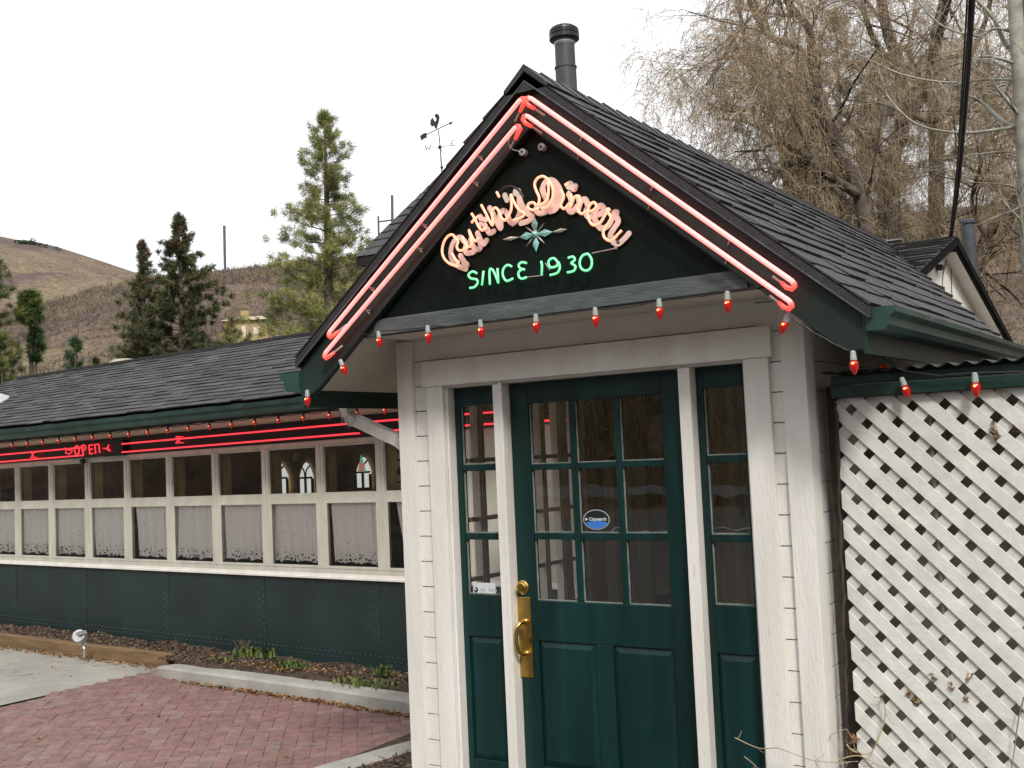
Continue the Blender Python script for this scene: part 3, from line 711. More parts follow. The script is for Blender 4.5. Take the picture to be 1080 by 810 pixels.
ls = thing('string_lights', on_y(585, 330, -.385), 'string of red cone bulbs hanging along the gable beam and barge boards', 'string lights')
yb_ = -.385
pts_ = [(324, 418), (331, 414), (357, 384), (384, 353), (402, 349), (452, 344.5), (507, 338.5), (565, 332), (627, 326), (695, 317), (766, 308), (812, 300), (831, 331), (870, 357), (896, 370)]
bl_ = [((324, 412), (0, 0, -1), 1.0, 1), ((359, 380), (.45, 0, -1), 1.0, 1), ((399, 350), (.1, 0, -1), .95, 1), ((451, 344), (.02, 0, -1), 1, 1), ((506.5, 338), (.05, 0, -1), 1, 1), ((565, 332), (0, 0, -1), 1, 1), ((627.5, 325), (.02, 0, -1), 1, 1), ((695, 316), (0, 0, -1), 1, 1), ((767, 308), (-.02, 0, -1), 1, 1), ((832, 331), (-.5, 0, -1), 1, 1), ((899.5, 371), (.02, 0, -1), 1.0, 1)]
m = MB(); P = [on_y(u, v, yb_+.012) for u, v in pts_]; PP = []
for i in range(len(P)-1):
    for k in range(6):
        t = k/6; p = P[i]*(1-t)+P[i+1]*t; p[2] -= .012*math.sin(math.pi*t)*(random.uniform(.2, 1)); PP.append(p)
PP.append(P[-1]); m.tube(PP, .0028, 5); m.build('cable', WIRE, ls)
for (uv, ax, sc, _) in bl_: bulb(ls, on_y(uv[0], uv[1], yb_), ax, sc)
ls = thing('string_lights', T(-6, 2.22, 2.08), 'string of small red bulbs hanging from the diner gutter above the neon lines', 'string lights')
m = MB(); PP = []
for k in range(60):
    a = -1.9-.317*.5*k; PP.append(T(a, 2.12, 2.098-(.012 if k % 2 else 0)))
m.tube(PP, .004, 5); m.build('cable', WIRE, ls)
for k in range(27):
    a = -2.2-.317*k; bulb(ls, T(a, 2.115, 2.102), (random.uniform(-.06, .06), 0, -1), .95, True, lit=True)
ls = thing('string_lights', (1.9, .06, 1.92), 'string of red bulbs along the right eave and over the lattice', 'string lights')
P = [on_y(896, 371, -.3), on_x(930, 376, 1.70), on_y(952, 391, .06), on_y(990, 396, .06), on_y(1028, 393, .06), on_y(1080, 392, .06), on_y(1120, 391, .06)]
m = MB(); m.tube(P, .0028, 5); m.build('cable', WIRE, ls)
bulb(ls, on_x(930, 377, 1.70), (0, 0, -1), 1.0, lit=False); bulb(ls, on_y(951, 399, .06), (.28, 0, -1), 1.); bulb(ls, on_y(1028, 394, .06), (0, 0, -1), 1.1)

# ================================================================== PORCH
AX, AZ = .455, 3.338; KR, KL = .838, .79
zr = lambda x: AZ-KR*(x-AX) if x >= AX else AZ-KL*(AX-x)
pc = thing('entrance_porch', (.455, .6, 0), 'white clapboard entrance porch with steep dark gable roof and green door', 'building')
XL, XR = -.6385, 1.4685; OH = -.37
# siding courses
def siding(mb, x0, x1, y, z0, z1, e=.125, off=.016, th=.02, axis='x', out_=-1):
    z = off - e*3
    while z < z1:
        a, b = max(z, z0), min(z+e-.005, z1)
        if b-a > .004:
            j = random.uniform(-.0012, .0012)
            if axis == 'x': mb.box(x0, x1, y+j, y+th, a, b)
            else: mb.box(y-th, y+j, x0, x1, a, b)
        z += e
m = MB(); ZO = 1.9158 % .125
siding(m, XL+.06, -.40, .0, -.25, 2.272, off=ZO); siding(m, 1.28, XR-.04, .0, -.25, 2.272, off=2.0126 % .125)
siding(m, -.40, 1.28, .0, 2.06, 2.272, off=ZO)
m.box(XL+.02, -.36, .02, .10, -.25, 2.272); m.box(1.24, XR-.03, .02, .10, -.25, 2.272); m.box(-.36, 1.24, .02, .10, 2.045, 2.272)
m.build('front_siding', WHITE, pc)
m = MB(); siding(m, .0, 3.6, XR, -.25, 2.2, off=2.0126 % .125, axis='y'); m.box(XR-.10, XR-.02, .1, 3.6, -.25, 2.2); m.build('side_siding', WHITE, pc)
m = MB()    # left wall with a wide multi-light window in it
m.box(XL, XL+.08, .1, .30, -.25, 2.2); m.box(XL, XL+.08, .30, 1.68, -.25, .74); m.box(XL, XL+.08, .30, 1.68, 2.13, 2.2)
m.box(XL, XL+.08, 1.68, 2.56, -.25, 2.2)
m.build('left_wall', WHITE, pc)
m = MB(); m.box(XL+.081, XL+.09, 1.70, 2.56, -.2, 2.2); m.build('inner_wall_panel', DARKIN, pc)
m = MB()
for ya, yb_ in ((.30, .405), (.575, .635), (.86, 1.075), (1.215, 1.265), (1.405, 1.52), (1.61, 1.70)):
    m.box(XL+.01, XL+.06, ya, yb_, .74, 2.13)
    m.box(XL+.06, XL+.07, ya+.015, yb_-.015, .74, 2.13)
for z in (.74, 1.0, 1.32, 1.64, 2.10): m.box(XL+.022, XL+.05, .38, 1.68, z, z+.024)
m.build('side_window', CURT_IN, pc)
# inner back wall with white french doors
m = MB(); yb2 = 2.62
m.box(XL+.08, XR-.1, yb2, yb2+.06, -.2, 2.2); m.box(XL+.08, XR-.1, .12, yb2, -.21, -.2); m.box(XL+.08, XR-.1, .12, yb2, 2.2, 2.21)
m.box(XR-.115, XR-.1, .1, yb2, -.2, 2.2)
m.build('vestibule_shell', paint('vestibule_tan', (.82, .71, .50), .8, .3, 2.5, stretch=(6, 6, .6)), pc)
fl_ = MB()
for (u0, u1) in ((638, 645.5), (654.5, 664), (667.5, 681)):
    ya, yb_ = on_x(u0, 540, -.54)[1], on_x(u1, 540, -.54)[1]; fl_.box(XL+.091, XL+.115, ya, yb_, -.1, 1.60)
for z in (.95, 1.26): fl_.box(XL+.0905, XL+.10, 1.85, 2.5, z-.012, z+.012, 1)
fl_.build('folded_door_leaf', [WHITE2, DARKIN], pc)
fd_ = MB()
for (u0, u1) in ((638, 645), (655, 663.5), (668, 680)):
    x0 = on_y(u0, 540, yb2-.06)[0]; x1 = on_y(u1, 540, yb2-.06)[0]; fd_.box(x0, x1, yb2-.06, yb2-.02, -.1, 1.52)
x0 = on_y(636, 540, yb2-.06)[0]; x1 = on_y(684, 540, yb2-.06)[0]
for z in (.55, 1.02, 1.27): fd_.box(x0, x1, yb2-.05, yb2-.03, z-.012, z+.012, 1)
fd_.box(x0+.55, x0+.64, yb2-.06, yb2-.02, -.1, 1.9); fd_.box(x0+1.1, x0+1.18, yb2-.06, yb2-.02, -.1, 1.9)
fd_.build('inner_door', [CURT_IN, DARKIN], pc)
# corner boards
m = MB(); m.box(XL, -.5385, -.022, 0, -.25, 2.268); m.box(XL, XL+.022, 0, .1, -.25, 2.2)
m.build('corner_board', WHITE2, pc, bevel=.002)
m = MB(); m.box(1.386, XR+.018, -.022, 0, -.25, 2.268); m.box(XR, XR+.018, 0, .085, -.25, 2.2)
m.build('corner_board', WHITE2, pc, bevel=.002)
# door casing, mullions, head
m = MB(); m.box(-.449, -.349, -.026, 0, -.25, 2.03); m.build('casing', WHITE2, pc, bevel=.002)
m = MB(); m.box(1.2264, 1.332, -.026, 0, -.25, 2.03); m.build('casing', WHITE2, pc, bevel=.002)
m = MB(); m.box(-.468, 1.35, -.034, 0, 2.03, 2.158); m.build('head_casing', WHITE2, pc, bevel=.002)
m = MB()
m.box(-.349, -.335, 0, .1, -.02, 2.03); m.box(1.2124, 1.2264, 0, .1, -.02, 2.03); m.box(-.335, 1.2124, 0, .1, 2.018, 2.045)
m.build('jamb', WHITE2, pc)
m = MB(); m.box(-.0586, -.004, -.008, .1, -.1, 2.018); m.box(-.0586+.034, -.004, -.012, -.008, -.1, 2.03); m.build('mullion_post', WHITE2, pc, bevel=.0015)
m = MB(); m.box(.918, .9726, -.008, .1, -.1, 2.018); m.build('mullion_post', WHITE2, pc, bevel=.0015)
m = MB(); m.box(-.349, 1.2264, .02, .2, -.1, -.01); m.build('threshold', BRASSD, pc)
# sidelights
def panelled(mb, x0, x1, y0, y1, z0, z1, d=.012):
    """raised panel: sunk field with bevelled centre"""
    e = .03; f = (y0+d)
    mb.box(x0, x1, f, y1, z0, z1)
    a = [(x0+.004, f, z0+.004), (x1-.004, f, z0+.004), (x1-.004, f, z1-.004), (x0+.004, f, z1-.004)]
    b_ = [(x0+e, f-.009, z0+e), (x1-e, f-.009, z0+e), (x1-e, f-.009, z1-e), (x0+e, f-.009, z1-e)]
    mb.add(a+b_, [(0, 1, 5, 4), (1, 2, 6, 5), (2, 3, 7, 6), (3, 0, 4, 7), (4, 5, 6, 7)])
def sidelight(xa, xb, gl0, gl1):
    m = MB(); y0, y1 = .05, .09
    rows_ = [(1.003, 1.268), (1.300, 1.604), (1.636, 1.925)]
    m.box(xa, gl0, y0, y1, -.01, 2.018); m.box(gl1, xb, y0, y1, -.01, 2.018)
    m.box(gl0, gl1, y0, y1, 1.925, 2.018); m.box(gl0, gl1, y0, y1, .80, 1.003); m.box(gl0, gl1, y0, y1, -.01, .21)
    for i in (0, 1): m.box(gl0, gl1, y0+.004, y1, rows_[i][1], rows_[i+1][0])
    panelled(m, gl0, gl1, y0, y1, .21, .80)
    o = m.build('sidelight', DOORG, pc, bevel=.003)
    g = MB(); 
    for a, b in rows_: pane(g, gl0, gl1, .076, a, b)
    g.build('pane', DGLASS, o); 
    mm = MB()   # putty line catches the light
    for a, b in rows_:
        mm.box(gl0, gl1, .064, .0735, a, a+.005); mm.box(gl0, gl0+.004, .064, .0735, a+.005, b)
    mm.build('glazing_bead', BEAD, o); return o
sidelight(-.335, -.0586, -.302, -.098); sidelight(.9726, 1.2124, 1.004, 1.182)
# door
m = MB(); y0, y1 = .05, .09
cols = [(.102, .324), (.356, .560), (.590, .802)]; rows_ = [(.987, 1.272), (1.304, 1.598), (1.627, 1.915)]
m.box(0, .102, y0, y1, -.01, 2.014); m.box(.802, .914, y0, y1, -.01, 2.014)
m.box(.102, .802, y0, y1, 1.915, 2.014); m.box(.102, .802, y0, y1, .80, .987); m.box(.102, .802, y0, y1, -.01, .22)
m.box(.41, .50, y0, y1, .22, .80)
for a, b in ((.324, .356), (.560, .590)): m.box(a, b, y0+.004, y1, .987, 1.915)
for a, b in ((1.272, 1.304), (1.598, 1.627)):
    for c, d in cols: m.box(c, d, y0+.004, y1, a, b)
panelled(m, .102, .41, y0, y1, .22, .80); panelled(m, .50, .802, y0, y1, .22, .80)
door = m.build('door', DOORG, pc, bevel=.003)
g = MB(); mm = MB()
for c, d in cols:
    for a, b in rows_:
        pane(g, c, d, .076, a, b); mm.box(c, d, .064, .0735, a, a+.004); mm.box(c, c+.003, .064, .0735, a+.004, b)
g.build('pane', DGLASS, door); mm.build('glazing_bead', BEAD, door)
for z in (1.72, 1.0, .28):
    m = MB(); m.lathe((.914+.002, .040, z-.045), (0, 0, 1), [(0, .007), (.09, .007)], 8); m.build('hinge', BRASSD, door, smooth=True)
m = MB(); m.box(-.012+.004, .070, .044, .05, .625, 1.002); m.build('handle_plate', BRASSD, door, bevel=.004)
m = MB(); m.lathe((.030, .05, 1.046), (0, -1, 0), [(0, .034), (.006, .034), (.010, .028), (.016, .026), (.020, .019), (.034, .018), (.036, .006)], 20)
m.box(.0275, .0325, .0115, .0135, 1.030, 1.062); m.build('deadbolt', BRASS, door)
m = MB(); m.tube([(.036, .044, .885), (.036, .018, .888), (.033, .002, .882), (.024, -.012, .865), (.020, -.014, .83), (.020, -.012, .79), (.024, -.004, .75), (.032, .012, .738), (.034, .044, .736)], [.012, .011, .010, .009, .0095, .010, .009, .010, .012], 10)
m.lathe((.036, .044, .885), (0, -1, 0), [(0, .018), (.005, .016), (.008, .01)], 12); m.lathe((.034, .044, .736), (0, -1, 0), [(0, .018), (.005, .016), (.008, .01)], 12)
m.build('handle', BRASS, door, smooth=True)
m = MB(); m.box(.058, .066, .030, .044, .79, .815)
m.build('thumb_latch', BRASS, door)
# roof
def rakepoly(dz, x0, x1): return [(x0, zr(x0)-dz), (AX, AZ-dz), (x1, zr(x1)-dz)]
XEL, XER = -.975, 1.862
Y1 = 5.2
cut = lambda x: 5.1-2.0*(x-AX) if x > AX else 2.45
m = MB(); yf = OH-.03
# deck: right and left slopes as slabs
def slab(mb, pts, dz, mi=0):
    n = len(pts); v = [(x, y, zr(x)-.012) for x, y in pts]+[(x, y, zr(x)-dz) for x, y in pts]
    mb.add(v, [tuple(range(n)), tuple(range(n, 2*n))[::-1]]+[(i, n+i, n+(i+1) % n, (i+1) % n) for i in range(n)], mi)
slab(m, [(AX, yf), (XER, yf), (XER, cut(XER)), (AX, 5.1)], .052)
slab(m, [(XEL, yf), (AX, yf), (AX, 5.1), (XEL, 2.45)], .052)
nR = math.hypot(1, KR); nL = math.hypot(1, KL)
lenR = (XER-AX)*nR; rowsR = 13; eR = lenR/rowsR
UR = (-1/nR, 0, KR/nR); NR = (KR/nR, 0, 1/nR)
shingles(m, (XER, 0, zr(XER)-.008), (0, 1, 0), UR, NR, rowsR, eR, lambda t: yf-.004, lambda t: cut(XER-t/nR), tab=(.14, .30), th=.0115, wts=(5, 5, 4, 1))
UL = (1/nL, 0, KL/nL); NL = (-KL/nL, 0, 1/nL); rowsL = 13; eL = (AX-XEL)*nL/rowsL
shingles(m, (XEL, 0, zr(XEL)-.008), (0, 1, 0), UL, NL, rowsL, eL, lambda t: yf-.004, lambda t: 2.45+(t/(AX-XEL)/nL)*2.6, tab=(.14, .30), th=.0115, wts=(5, 5, 4, 1))
yy = yf
while yy < 5.1:     # ridge caps
    j = random.uniform(0, .004)
    m.add([(AX-.11, yy, zr(AX-.11)+.012), (AX, yy, AZ+.022+j), (AX+.11, yy, zr(AX+.11)+.012), (AX-.11, yy+.17, zr(AX-.11)+.004), (AX, yy+.17, AZ+.012), (AX+.11, yy+.17, zr(AX+.11)+.004),
           (AX-.11, yy, zr(AX-.11)-.01), (AX+.11, yy, zr(AX+.11)-.01)], [(0, 1, 4, 3), (1, 2, 5, 4), (6, 7, 2, 1, 0)], random.choice((0, 1, 1, 2))); yy += .14
m.build('roof', PSH, pc)
# barge boards, drip edge, beam, sign board
def rake(mb, y0, y1, top, bot, xa, xb, mi=0):
    """top/bot: vertical offsets below roof surface; one side from x=xa(apex) to xb(eave)"""
    p = [(xa, y0, zr(xa)-top), (xb, y0, zr(xb)-top), (xb, y0, zr(xb)-bot), (xa, y0, zr(xa)-bot)]
    mb.prism(p, (0, y1-y0, 0), mi)
for sgn, xe, xi in ((-1, -.952, -.907), (1, 1.820, 1.754)):
    m = MB(); zt_ = 2.0
    poly = [(AX, AZ-.055), (xe, zr(xe)-.055), (xe, zt_), (xi, zt_), (AX, AZ-.25)]
    m.prism([(x, OH, z) for x, z in poly], (0, .035, 0))
    m.build('barge_board', [BARGE], pc, bevel=.002)
m = MB()
for xe in (XEL+.005, XER-.005):
    rake(m, OH-.026, OH-.002, .014, .056, AX, xe, 0)
    rake(m, OH-.032, OH-.026, .050, .058, AX, xe, 1)
m.build('drip_edge', [BLACKT, DRIPL], pc)
m = MB(); m.box(-.60, 1.50, OH+.036, OH+.075, 2.272, 2.352)
m.box(-.5, 1.39, OH+.026, OH+.036, 2.275, 2.347)
m.build('beam', GREY, pc, bevel=.002)
m = MB()
zi = lambda x: zr(x)-.245
xa = AX-(AZ-.2-2.35)/KL; xb = AX+(AZ-.2-2.35)/KR
m.prism([(xa, OH+.04, 2.353), (xb, OH+.04, 2.353), (AX, OH+.04, AZ-.2)], (0, .02, 0))
m.build('gable_board', SIGNB, pc)
m = MB()
for xe in (xa-.0, xb+.0):
    rake(m, OH+.036-.006, OH+.04, .25, .262, AX, AX+(xe-AX)*.93)
m.build('gable_trim', BLACKT, pc)
# soffits
m = MB(); m.box(-.535, 1.43, OH+.075, 0.02, 2.272, 2.284)
SO = .185
for xe, xi in ((-.95, -.52), (1.818, 1.42)):
    v = [(xe, OH+.035, zr(xe)-SO), (xi, OH+.035, zr(xi)-SO), (xi, 2.3, zr(xi)-SO), (xe, 2.3, zr(xe)-SO)]
    m.add(v+[(a, b, c+.01) for a, b, c in v], [(0, 1, 2, 3), (7, 6, 5, 4), (0, 4, 5, 1), (1, 5, 6, 2), (2, 6, 7, 3), (3, 7, 4, 0)])
m.build('soffit', SOFF, pc)
# eave fascias and gutters
m = MB(); m.box(-.968, -.953, OH, 2.4, 1.955, zr(-.96)-.055); m.build('eave_fascia', GREEN, pc); m = MB(); m.box(1.821, 1.836, OH, 2.35, 1.985, zr(1.83)-.055); m.build('eave_fascia', GREEN, pc)
def gutterR(sx, x, y0, y1, zt_, w=.105, h=.082):
    pr = [(0, zt_), (0, zt_-h), (w*.62, zt_-h), (w*.78, zt_-h*.8), (w*.80, zt_-h*.45), (w, zt_-h*.25), (w, zt_), (w-.008, zt_), (w-.012, zt_-h*.2), (w*.72, zt_-h*.4), (w*.7, zt_-h*.85), (.006, zt_-h*.92), (.006, zt_)]
    mb = MB(); mb.prism([(x+sx*a, y0, b) for a, b in pr], (0, y1-y0, 0))
    cp = [(0, zt_), (0, zt_-h), (w*.62, zt_-h), (w*.78, zt_-h*.8), (w*.80, zt_-h*.45), (w, zt_-h*.25), (w, zt_)]
    mb.prism([(x+sx*a, y0-.004, b) for a, b in cp], (0, .0035, 0)); return mb
gutterR(1, 1.838, OH-.01, 2.62, 2.145).build('gutter', GUTG, pc)
gutterR(-1, -.970, OH-.01, 1.95, 2.135, .135, .095).build('gutter', GUTG, pc)
# downspout from the left gutter back to the wall
P = [on_x(367, 424, -1.0)]
p0 = np.array([-1.02, 0.02, 2.03]); wl = np.array([XL-.04, .10, 0])
def spout(path, w=.036, d=.028):
    m = MB(); n = len(path); P = [np.array(p, float) for p in path]; vs = []
    side = np.array([.2, 1, 0.]); side /= np.linalg.norm(side)
    for i in range(n):
        t = P[min(i+1, n-1)]-P[max(i-1, 0)]; t /= np.linalg.norm(t); a = side-t*(side@t); a /= np.linalg.norm(a); b = np.cross(t, a)
        vs += [P[i]+a*sa_*d+b*sb*w for sa_, sb in ((-1, -1), (1, -1), (1, 1), (-1, 1))]
    m.add(vs, [(i*4+j, i*4+(j+1) % 4, i*4+4+(j+1) % 4, i*4+4+j) for i in range(n-1) for j in range(4)]+[(0, 1, 2, 3), tuple(4*(n-1)+j for j in range(4))])
    return m
pA = on_x(364, 424, -1.04); pB = on_x(366, 435, -1.04); pC = on_x(377, 444, -1.0); pD = on_x(420, 464, -.72); pE = on_x(434, 478, -.675)
pts_ = [pA, pB, (pB*.75+pC*.25)-np.array([0, 0, .008]), (pB*.4+pC*.6)-np.array([0, 0, .014]), pC, pD, (pD+pE)/2+np.array([0, 0, .006]), pE, pE+np.array([0.0, 0, -.08]), pE+np.array([0, 0, -1.75])]
o = spout(pts_, .030, .024).build('downspout', WHITE2, pc)
m = MB()
for f_ in (.2, .5, .8):
    p = pts_[1]*(1-f_)+pts_[4]*f_; m.tube([p+np.array([-.04, -.03, .02]), p+np.array([-.02, -.034, -.045])], .003, 4)
m.build('elbow_crimp', CURB, o)
# wires / nail specks on the soffit
# electrical conduit & small wire on casing
# ---------------- neon on barge boards
def barge_tube(uvA, uvB, which, r=.0098):
    A_ = on_y(*uvA, OH-.045); B_ = on_y(*uvB, OH-.045); d = (B_-A_)/np.linalg.norm(B_-A_)
    n_ = np.array([-d[2], 0, d[0]]); n_ = n_ if n_[2] < 0 else -n_
    def hook(p, dd):   # doubled-back electrode
        return [p-dd*.10+n_*.026+np.array([0, .028, 0]), p-dd*.035+n_*.026+np.array([0, .012, 0]), p-dd*.008+n_*.02, p+dd*0+n_*.006]
    th = thing('neon_tube', A_, which, 'neon tube', 'salmon neon tubes on the barge boards')
    m = MB(); m.tube([A_+d*.004+n_*.004]+[A_+(B_-A_)*t for t in (.012, .25, .5, .75, .988)]+[B_-d*.004+n_*.004], r, 10); m.build('tube', NEONP, th, smooth=True)
    for p, dd in ((A_, -d), (B_, d)):
        m = MB(); m.tube([p-dd*.006, p+dd*.004+n_*.010, p+dd*.001+n_*.024, p-dd*.02+n_*.03, p-dd*.05+n_*.028+np.array([0, .015, 0])], [r, r*1.05, r*1.05, r, r*.8], 10); m.build('electrode', NEONPR, th, smooth=True)
        m = MB(); m.tube([p-dd*.05+n_*.028+np.array([0, .015, 0]), p-dd*.10+n_*.03+np.array([0, .03, 0])], .005, 6); m.build('lead', TUBEG, th)
    m = MB()
    for t in (.22, .5, .78):
        p = A_+(B_-A_)*t; m.tube([p+n_*.006, p+n_*.010+np.array([0, .044, 0])], .0055, 6); m.tube([p+n_*.012+np.array([0, .02, 0]), p+n_*.03+np.array([0, .03, 0])], .003, 5)
    m.build('tube_support', TUBEG, th)
barge_tube((550.5, 103), (346, 352), 'outer salmon neon tube on the left barge board')
barge_tube((545.5, 132), (341.5, 374), 'inner salmon neon tube on the left barge board')
barge_tube((557.5, 102), (839, 299), 'outer salmon neon tube on the right barge board')
barge_tube((554.5, 121), (836, 320), 'inner salmon neon tube on the right barge board')
# two ring insulators near the apex
for (u, v), lb in (((551, 160.5), 'left white ring insulator with a wire near the top of the gable board'), ((571, 155), 'right white ring insulator near the top of the gable board')):
    p = on_y(u, v, OH+.015); m = MB(); m.lathe(p+np.array([0, .025, 0]), (0, -1, 0), [(0, .014), (.02, .016), (.03, .016), (.031, .007), (.018, .0065)], 12)
    o = m.build('insulator', SOCK, smooth=False); tag(o, lb, 'insulator')
    if u < 560:
        q0 = on_y(537, 145, OH-.02); m = MB(); m.tube([q0, on_y(536, 152, OH-.02), on_y(541, 158, OH-.01), on_y(549, 160, OH+.0)], .0025, 5); m.build('wire', SOCK, o)
# ---------------- script sign on the gable board
yT, yB = OH-.035, OH+.030
gs = thing('diner_sign', on_y(566, 290, OH), "neon sign reading Ruth's Diner in salmon script with a teal star and green SINCE 1930", 'neon sign')
cA = lambda l: [(460+x/7.364, 180+y/7.364) for x, y in l]
cB = lambda l: [(540+x/6.23, 170+y/6.23) for x, y in l]
cS = lambda l: [(480+x/6., 250+y/6.) for x, y in l]
def smooth(P, n=5):
    P = [np.array(p, float) for p in P]; o = []
    for i in range(len(P)-1):
        p0, p1, p2, p3 = P[max(i-1, 0)], P[i], P[i+1], P[min(i+2, len(P)-1)]
        for k in range(n):
            t = k/n; o.append(.5*((2*p1)+(-p0+p2)*t+(2*p0-5*p1+4*p2-p3)*t*t+(-p0+3*p1-3*p2+p3)*t**3))
    o.append(P[-1]); return o
bkn = 0
script = [
 ('R', cA, [[(168, 745), (105, 722), (62, 680), (46, 625), (58, 560), (88, 512), (125, 497), (152, 525)], [(152, 735), (175, 712), (150, 690), (122, 640)], [(152, 525), (170, 552), (160, 590), (175, 618), (215, 615), (250, 592)]]),
 ('u', cA, [[(205, 512), (222, 560), (250, 592), (278, 572), (270, 520), (255, 462), (282, 520), (305, 548), (330, 520)]]),
 ('t', cA, [[(275, 332), (300, 372), (325, 425), (352, 462), (385, 448)], [(275, 405), (300, 375), (330, 352)]]),
 ('h', cA, [[(350, 265), (385, 330), (412, 385), (438, 425), (440, 380), (432, 320), (458, 288), (485, 312), (505, 365), (535, 388)]]),
 ('apostrophe', cA, [[(470, 165), (480, 185), (490, 205)]]),
 ('s', cA, [[(535, 388), (560, 355), (585, 290), (580, 185), (600, 235), (640, 300), (685, 335), (655, 368), (598, 385)]]),
 ('D', cB, [[(172, 312), (135, 322), (105, 305), (110, 280), (140, 272), (160, 290), (175, 275), (178, 235), (160, 195), (148, 150), (168, 112), (205, 100), (240, 125), (268, 180), (265, 245), (235, 295), (200, 310)], [(178, 290), (215, 270), (235, 235), (240, 180), (235, 130)]]),
 ('i', cB, [[(322, 190), (340, 235), (320, 290), (345, 312), (378, 275)], [(350, 150), (358, 160), (365, 140)]]),
 ('n', cB, [[(385, 215), (392, 260), (385, 300), (402, 250), (428, 228), (448, 262), (432, 315), (455, 345), (490, 330)]]),
 ('e', cB, [[(490, 330), (530, 325), (555, 295), (535, 270), (505, 300), (498, 365), (530, 418), (578, 405), (610, 355)]]),
 ('r', cB, [[(610, 355), (640, 318), (622, 320), (650, 372), (625, 420), (600, 465), (610, 505), (648, 522), (690, 488), (720, 455)]]),
]
for ch, cv, ss in script:
    m = MB(); bk = MB()
    for s_ in ss:
        P = [on_y(u, v, yT) for u, v in smooth(cv(s_))]
        m.tube(P, .0058, 7)
        Q = [np.array([p[0], yB-.0, p[2]-.004]) for p in P]
        # painted letter: flat broad stroke raised slightly on the board
        for i in range(len(Q)-1):
            a, b = Q[i], Q[i+1]; d = b-a; L_ = np.linalg.norm(d)
            if L_ < 1e-6: continue
            d /= L_; n_ = np.array([-d[2], 0, d[0]])*.0122; d = d*.004
            bkn += 1; yo = np.array([0, -.00017*(bkn % 41), 0]); bk.prism([a-n_-d+yo, b-n_+d+yo, b+n_+d+yo, a+n_-d+yo], (0, .004, 0), 0)
        for qv in Q: bkn += 1; bk.lathe(qv+np.array([0, .004-.00017*(bkn % 41), 0]), (0, -1, 0), [(0, .0122), (.0042, .0122)], 12)
    lt_ = bk.build('painted_letter', [LETW2 if ch in ('apostrophe',) else LETW], gs)
    m.build('neon_letter', NEONL, lt_, smooth=True)
for (u, v) in ((602, 196), (546, 203)):
    m = MB(); m.lathe(on_y(u, v, OH+.038), (0, -1, 0), [(0, .02), (.010, .02), (.0105, .018)], 14); m.build('painted_dot', LETW2, gs)
# black tube paint / jumper wires over the script
m = MB(); m.tube(smooth([on_y(*p, OH-.03) for p in cA([(495, 165), (540, 130), (590, 125), (640, 150), (680, 210)])]), .006, 6); m.tube([on_y(*p, OH-.03) for p in cB([(700, 540), (690, 520), (712, 480), (720, 458)])], .007, 6); m.build('jumper_tube', WIRE, gs)
m = MB(); m.tube([on_y(*p, OH+.015) for p in cB([(525, 605), (600, 590), (685, 572)])], .0025, 5); m.tube([on_y(*p, OH+.015) for p in cS([(445, 255), (555, 243)])], .002, 5); m.tube([on_y(*p, OH+.015) for p in cS([(570, 165), (600, 210)])], .002, 5); pass
m.lathe(on_y(650, 262, OH+.03), (0, -1, 0), [(0, .006), (.01, .006)], 8); m.build('wire', TUBEG, gs)
dig = {'S': [[(138, 230), (112, 218), (84, 238), (100, 262), (135, 268), (142, 292), (120, 318), (92, 322)]],
 'I': [[(180, 214), (170, 306)]], 'N': [[(220, 302), (218, 210), (238, 208), (258, 250), (274, 292)], [(274, 292), (268, 198)]],
 'C': [[(358, 186), (332, 177), (306, 200), (302, 242), (326, 278), (366, 262)]],
 'E': [[(452, 165), (422, 160), (402, 176), (412, 198), (440, 206)], [(425, 203), (402, 222), (404, 252), (426, 264), (452, 254)]],
 '1': [[(545, 152), (550, 180), (548, 242)]], '9': [[(650, 160), (628, 135), (600, 142), (590, 165), (604, 192), (640, 185), (654, 160), (662, 195), (645, 228), (600, 241)]],
 '3': [[(715, 132), (745, 124), (758, 145), (735, 165), (762, 185), (750, 214), (710, 224)]], '0': [[(838, 106), (806, 118), (788, 158), (798, 198), (832, 213), (860, 190), (864, 145), (845, 110), (830, 106)]]}
for ch, ss in dig.items():
    m = MB()
    for s_ in ss: m.tube([on_y(u, v, OH-.005) for u, v in (smooth(cS(s_), 4) if len(s_) > 3 else cS(s_))], .0052, 7)
    m.build('neon_letter' if ch.isalpha() else 'neon_number', NEONG, gs, smooth=True)
c450 = lambda x, y: (450+x/4.909, 170+y/4.909)
def spike(mb, p, q_, w, mi, y=OH+.028):
    a = on_y(*c450(*p), y); b = on_y(*c450(*q_), y); c = (a*.45+b*.55); d = b-a; n_ = np.array([-d[2], 0, d[0]]); n_ = n_/np.linalg.norm(n_)*w
    f = np.array([0, -.006, 0])
    mb.add([a, c+n_, b, c-n_, c+f], [(0, 1, 4), (1, 2, 4), (2, 3, 4), (3, 0, 4)], mi)
m = MB(); C_ = (563, 378)
for e_ in ((556, 285), (567, 470), (478, 394), (652, 366)): spike(m, C_, e_, .017, 0)
for e_ in ((510, 338), (612, 427), (612, 316), (512, 446)): spike(m, C_, e_, .004, 1, OH+.026)
spike(m, (482, 393), (392, 406), .009, 1, OH+.027); spike(m, (648, 367), (728, 352), .009, 1, OH+.027)
m.lathe(on_y(*c450(*C_), OH+.03), (0, -1, 0), [(0, .018), (.012, .014), (.02, .004)], 8)
m.build('star_emblem', [STARM, STARW], gs)

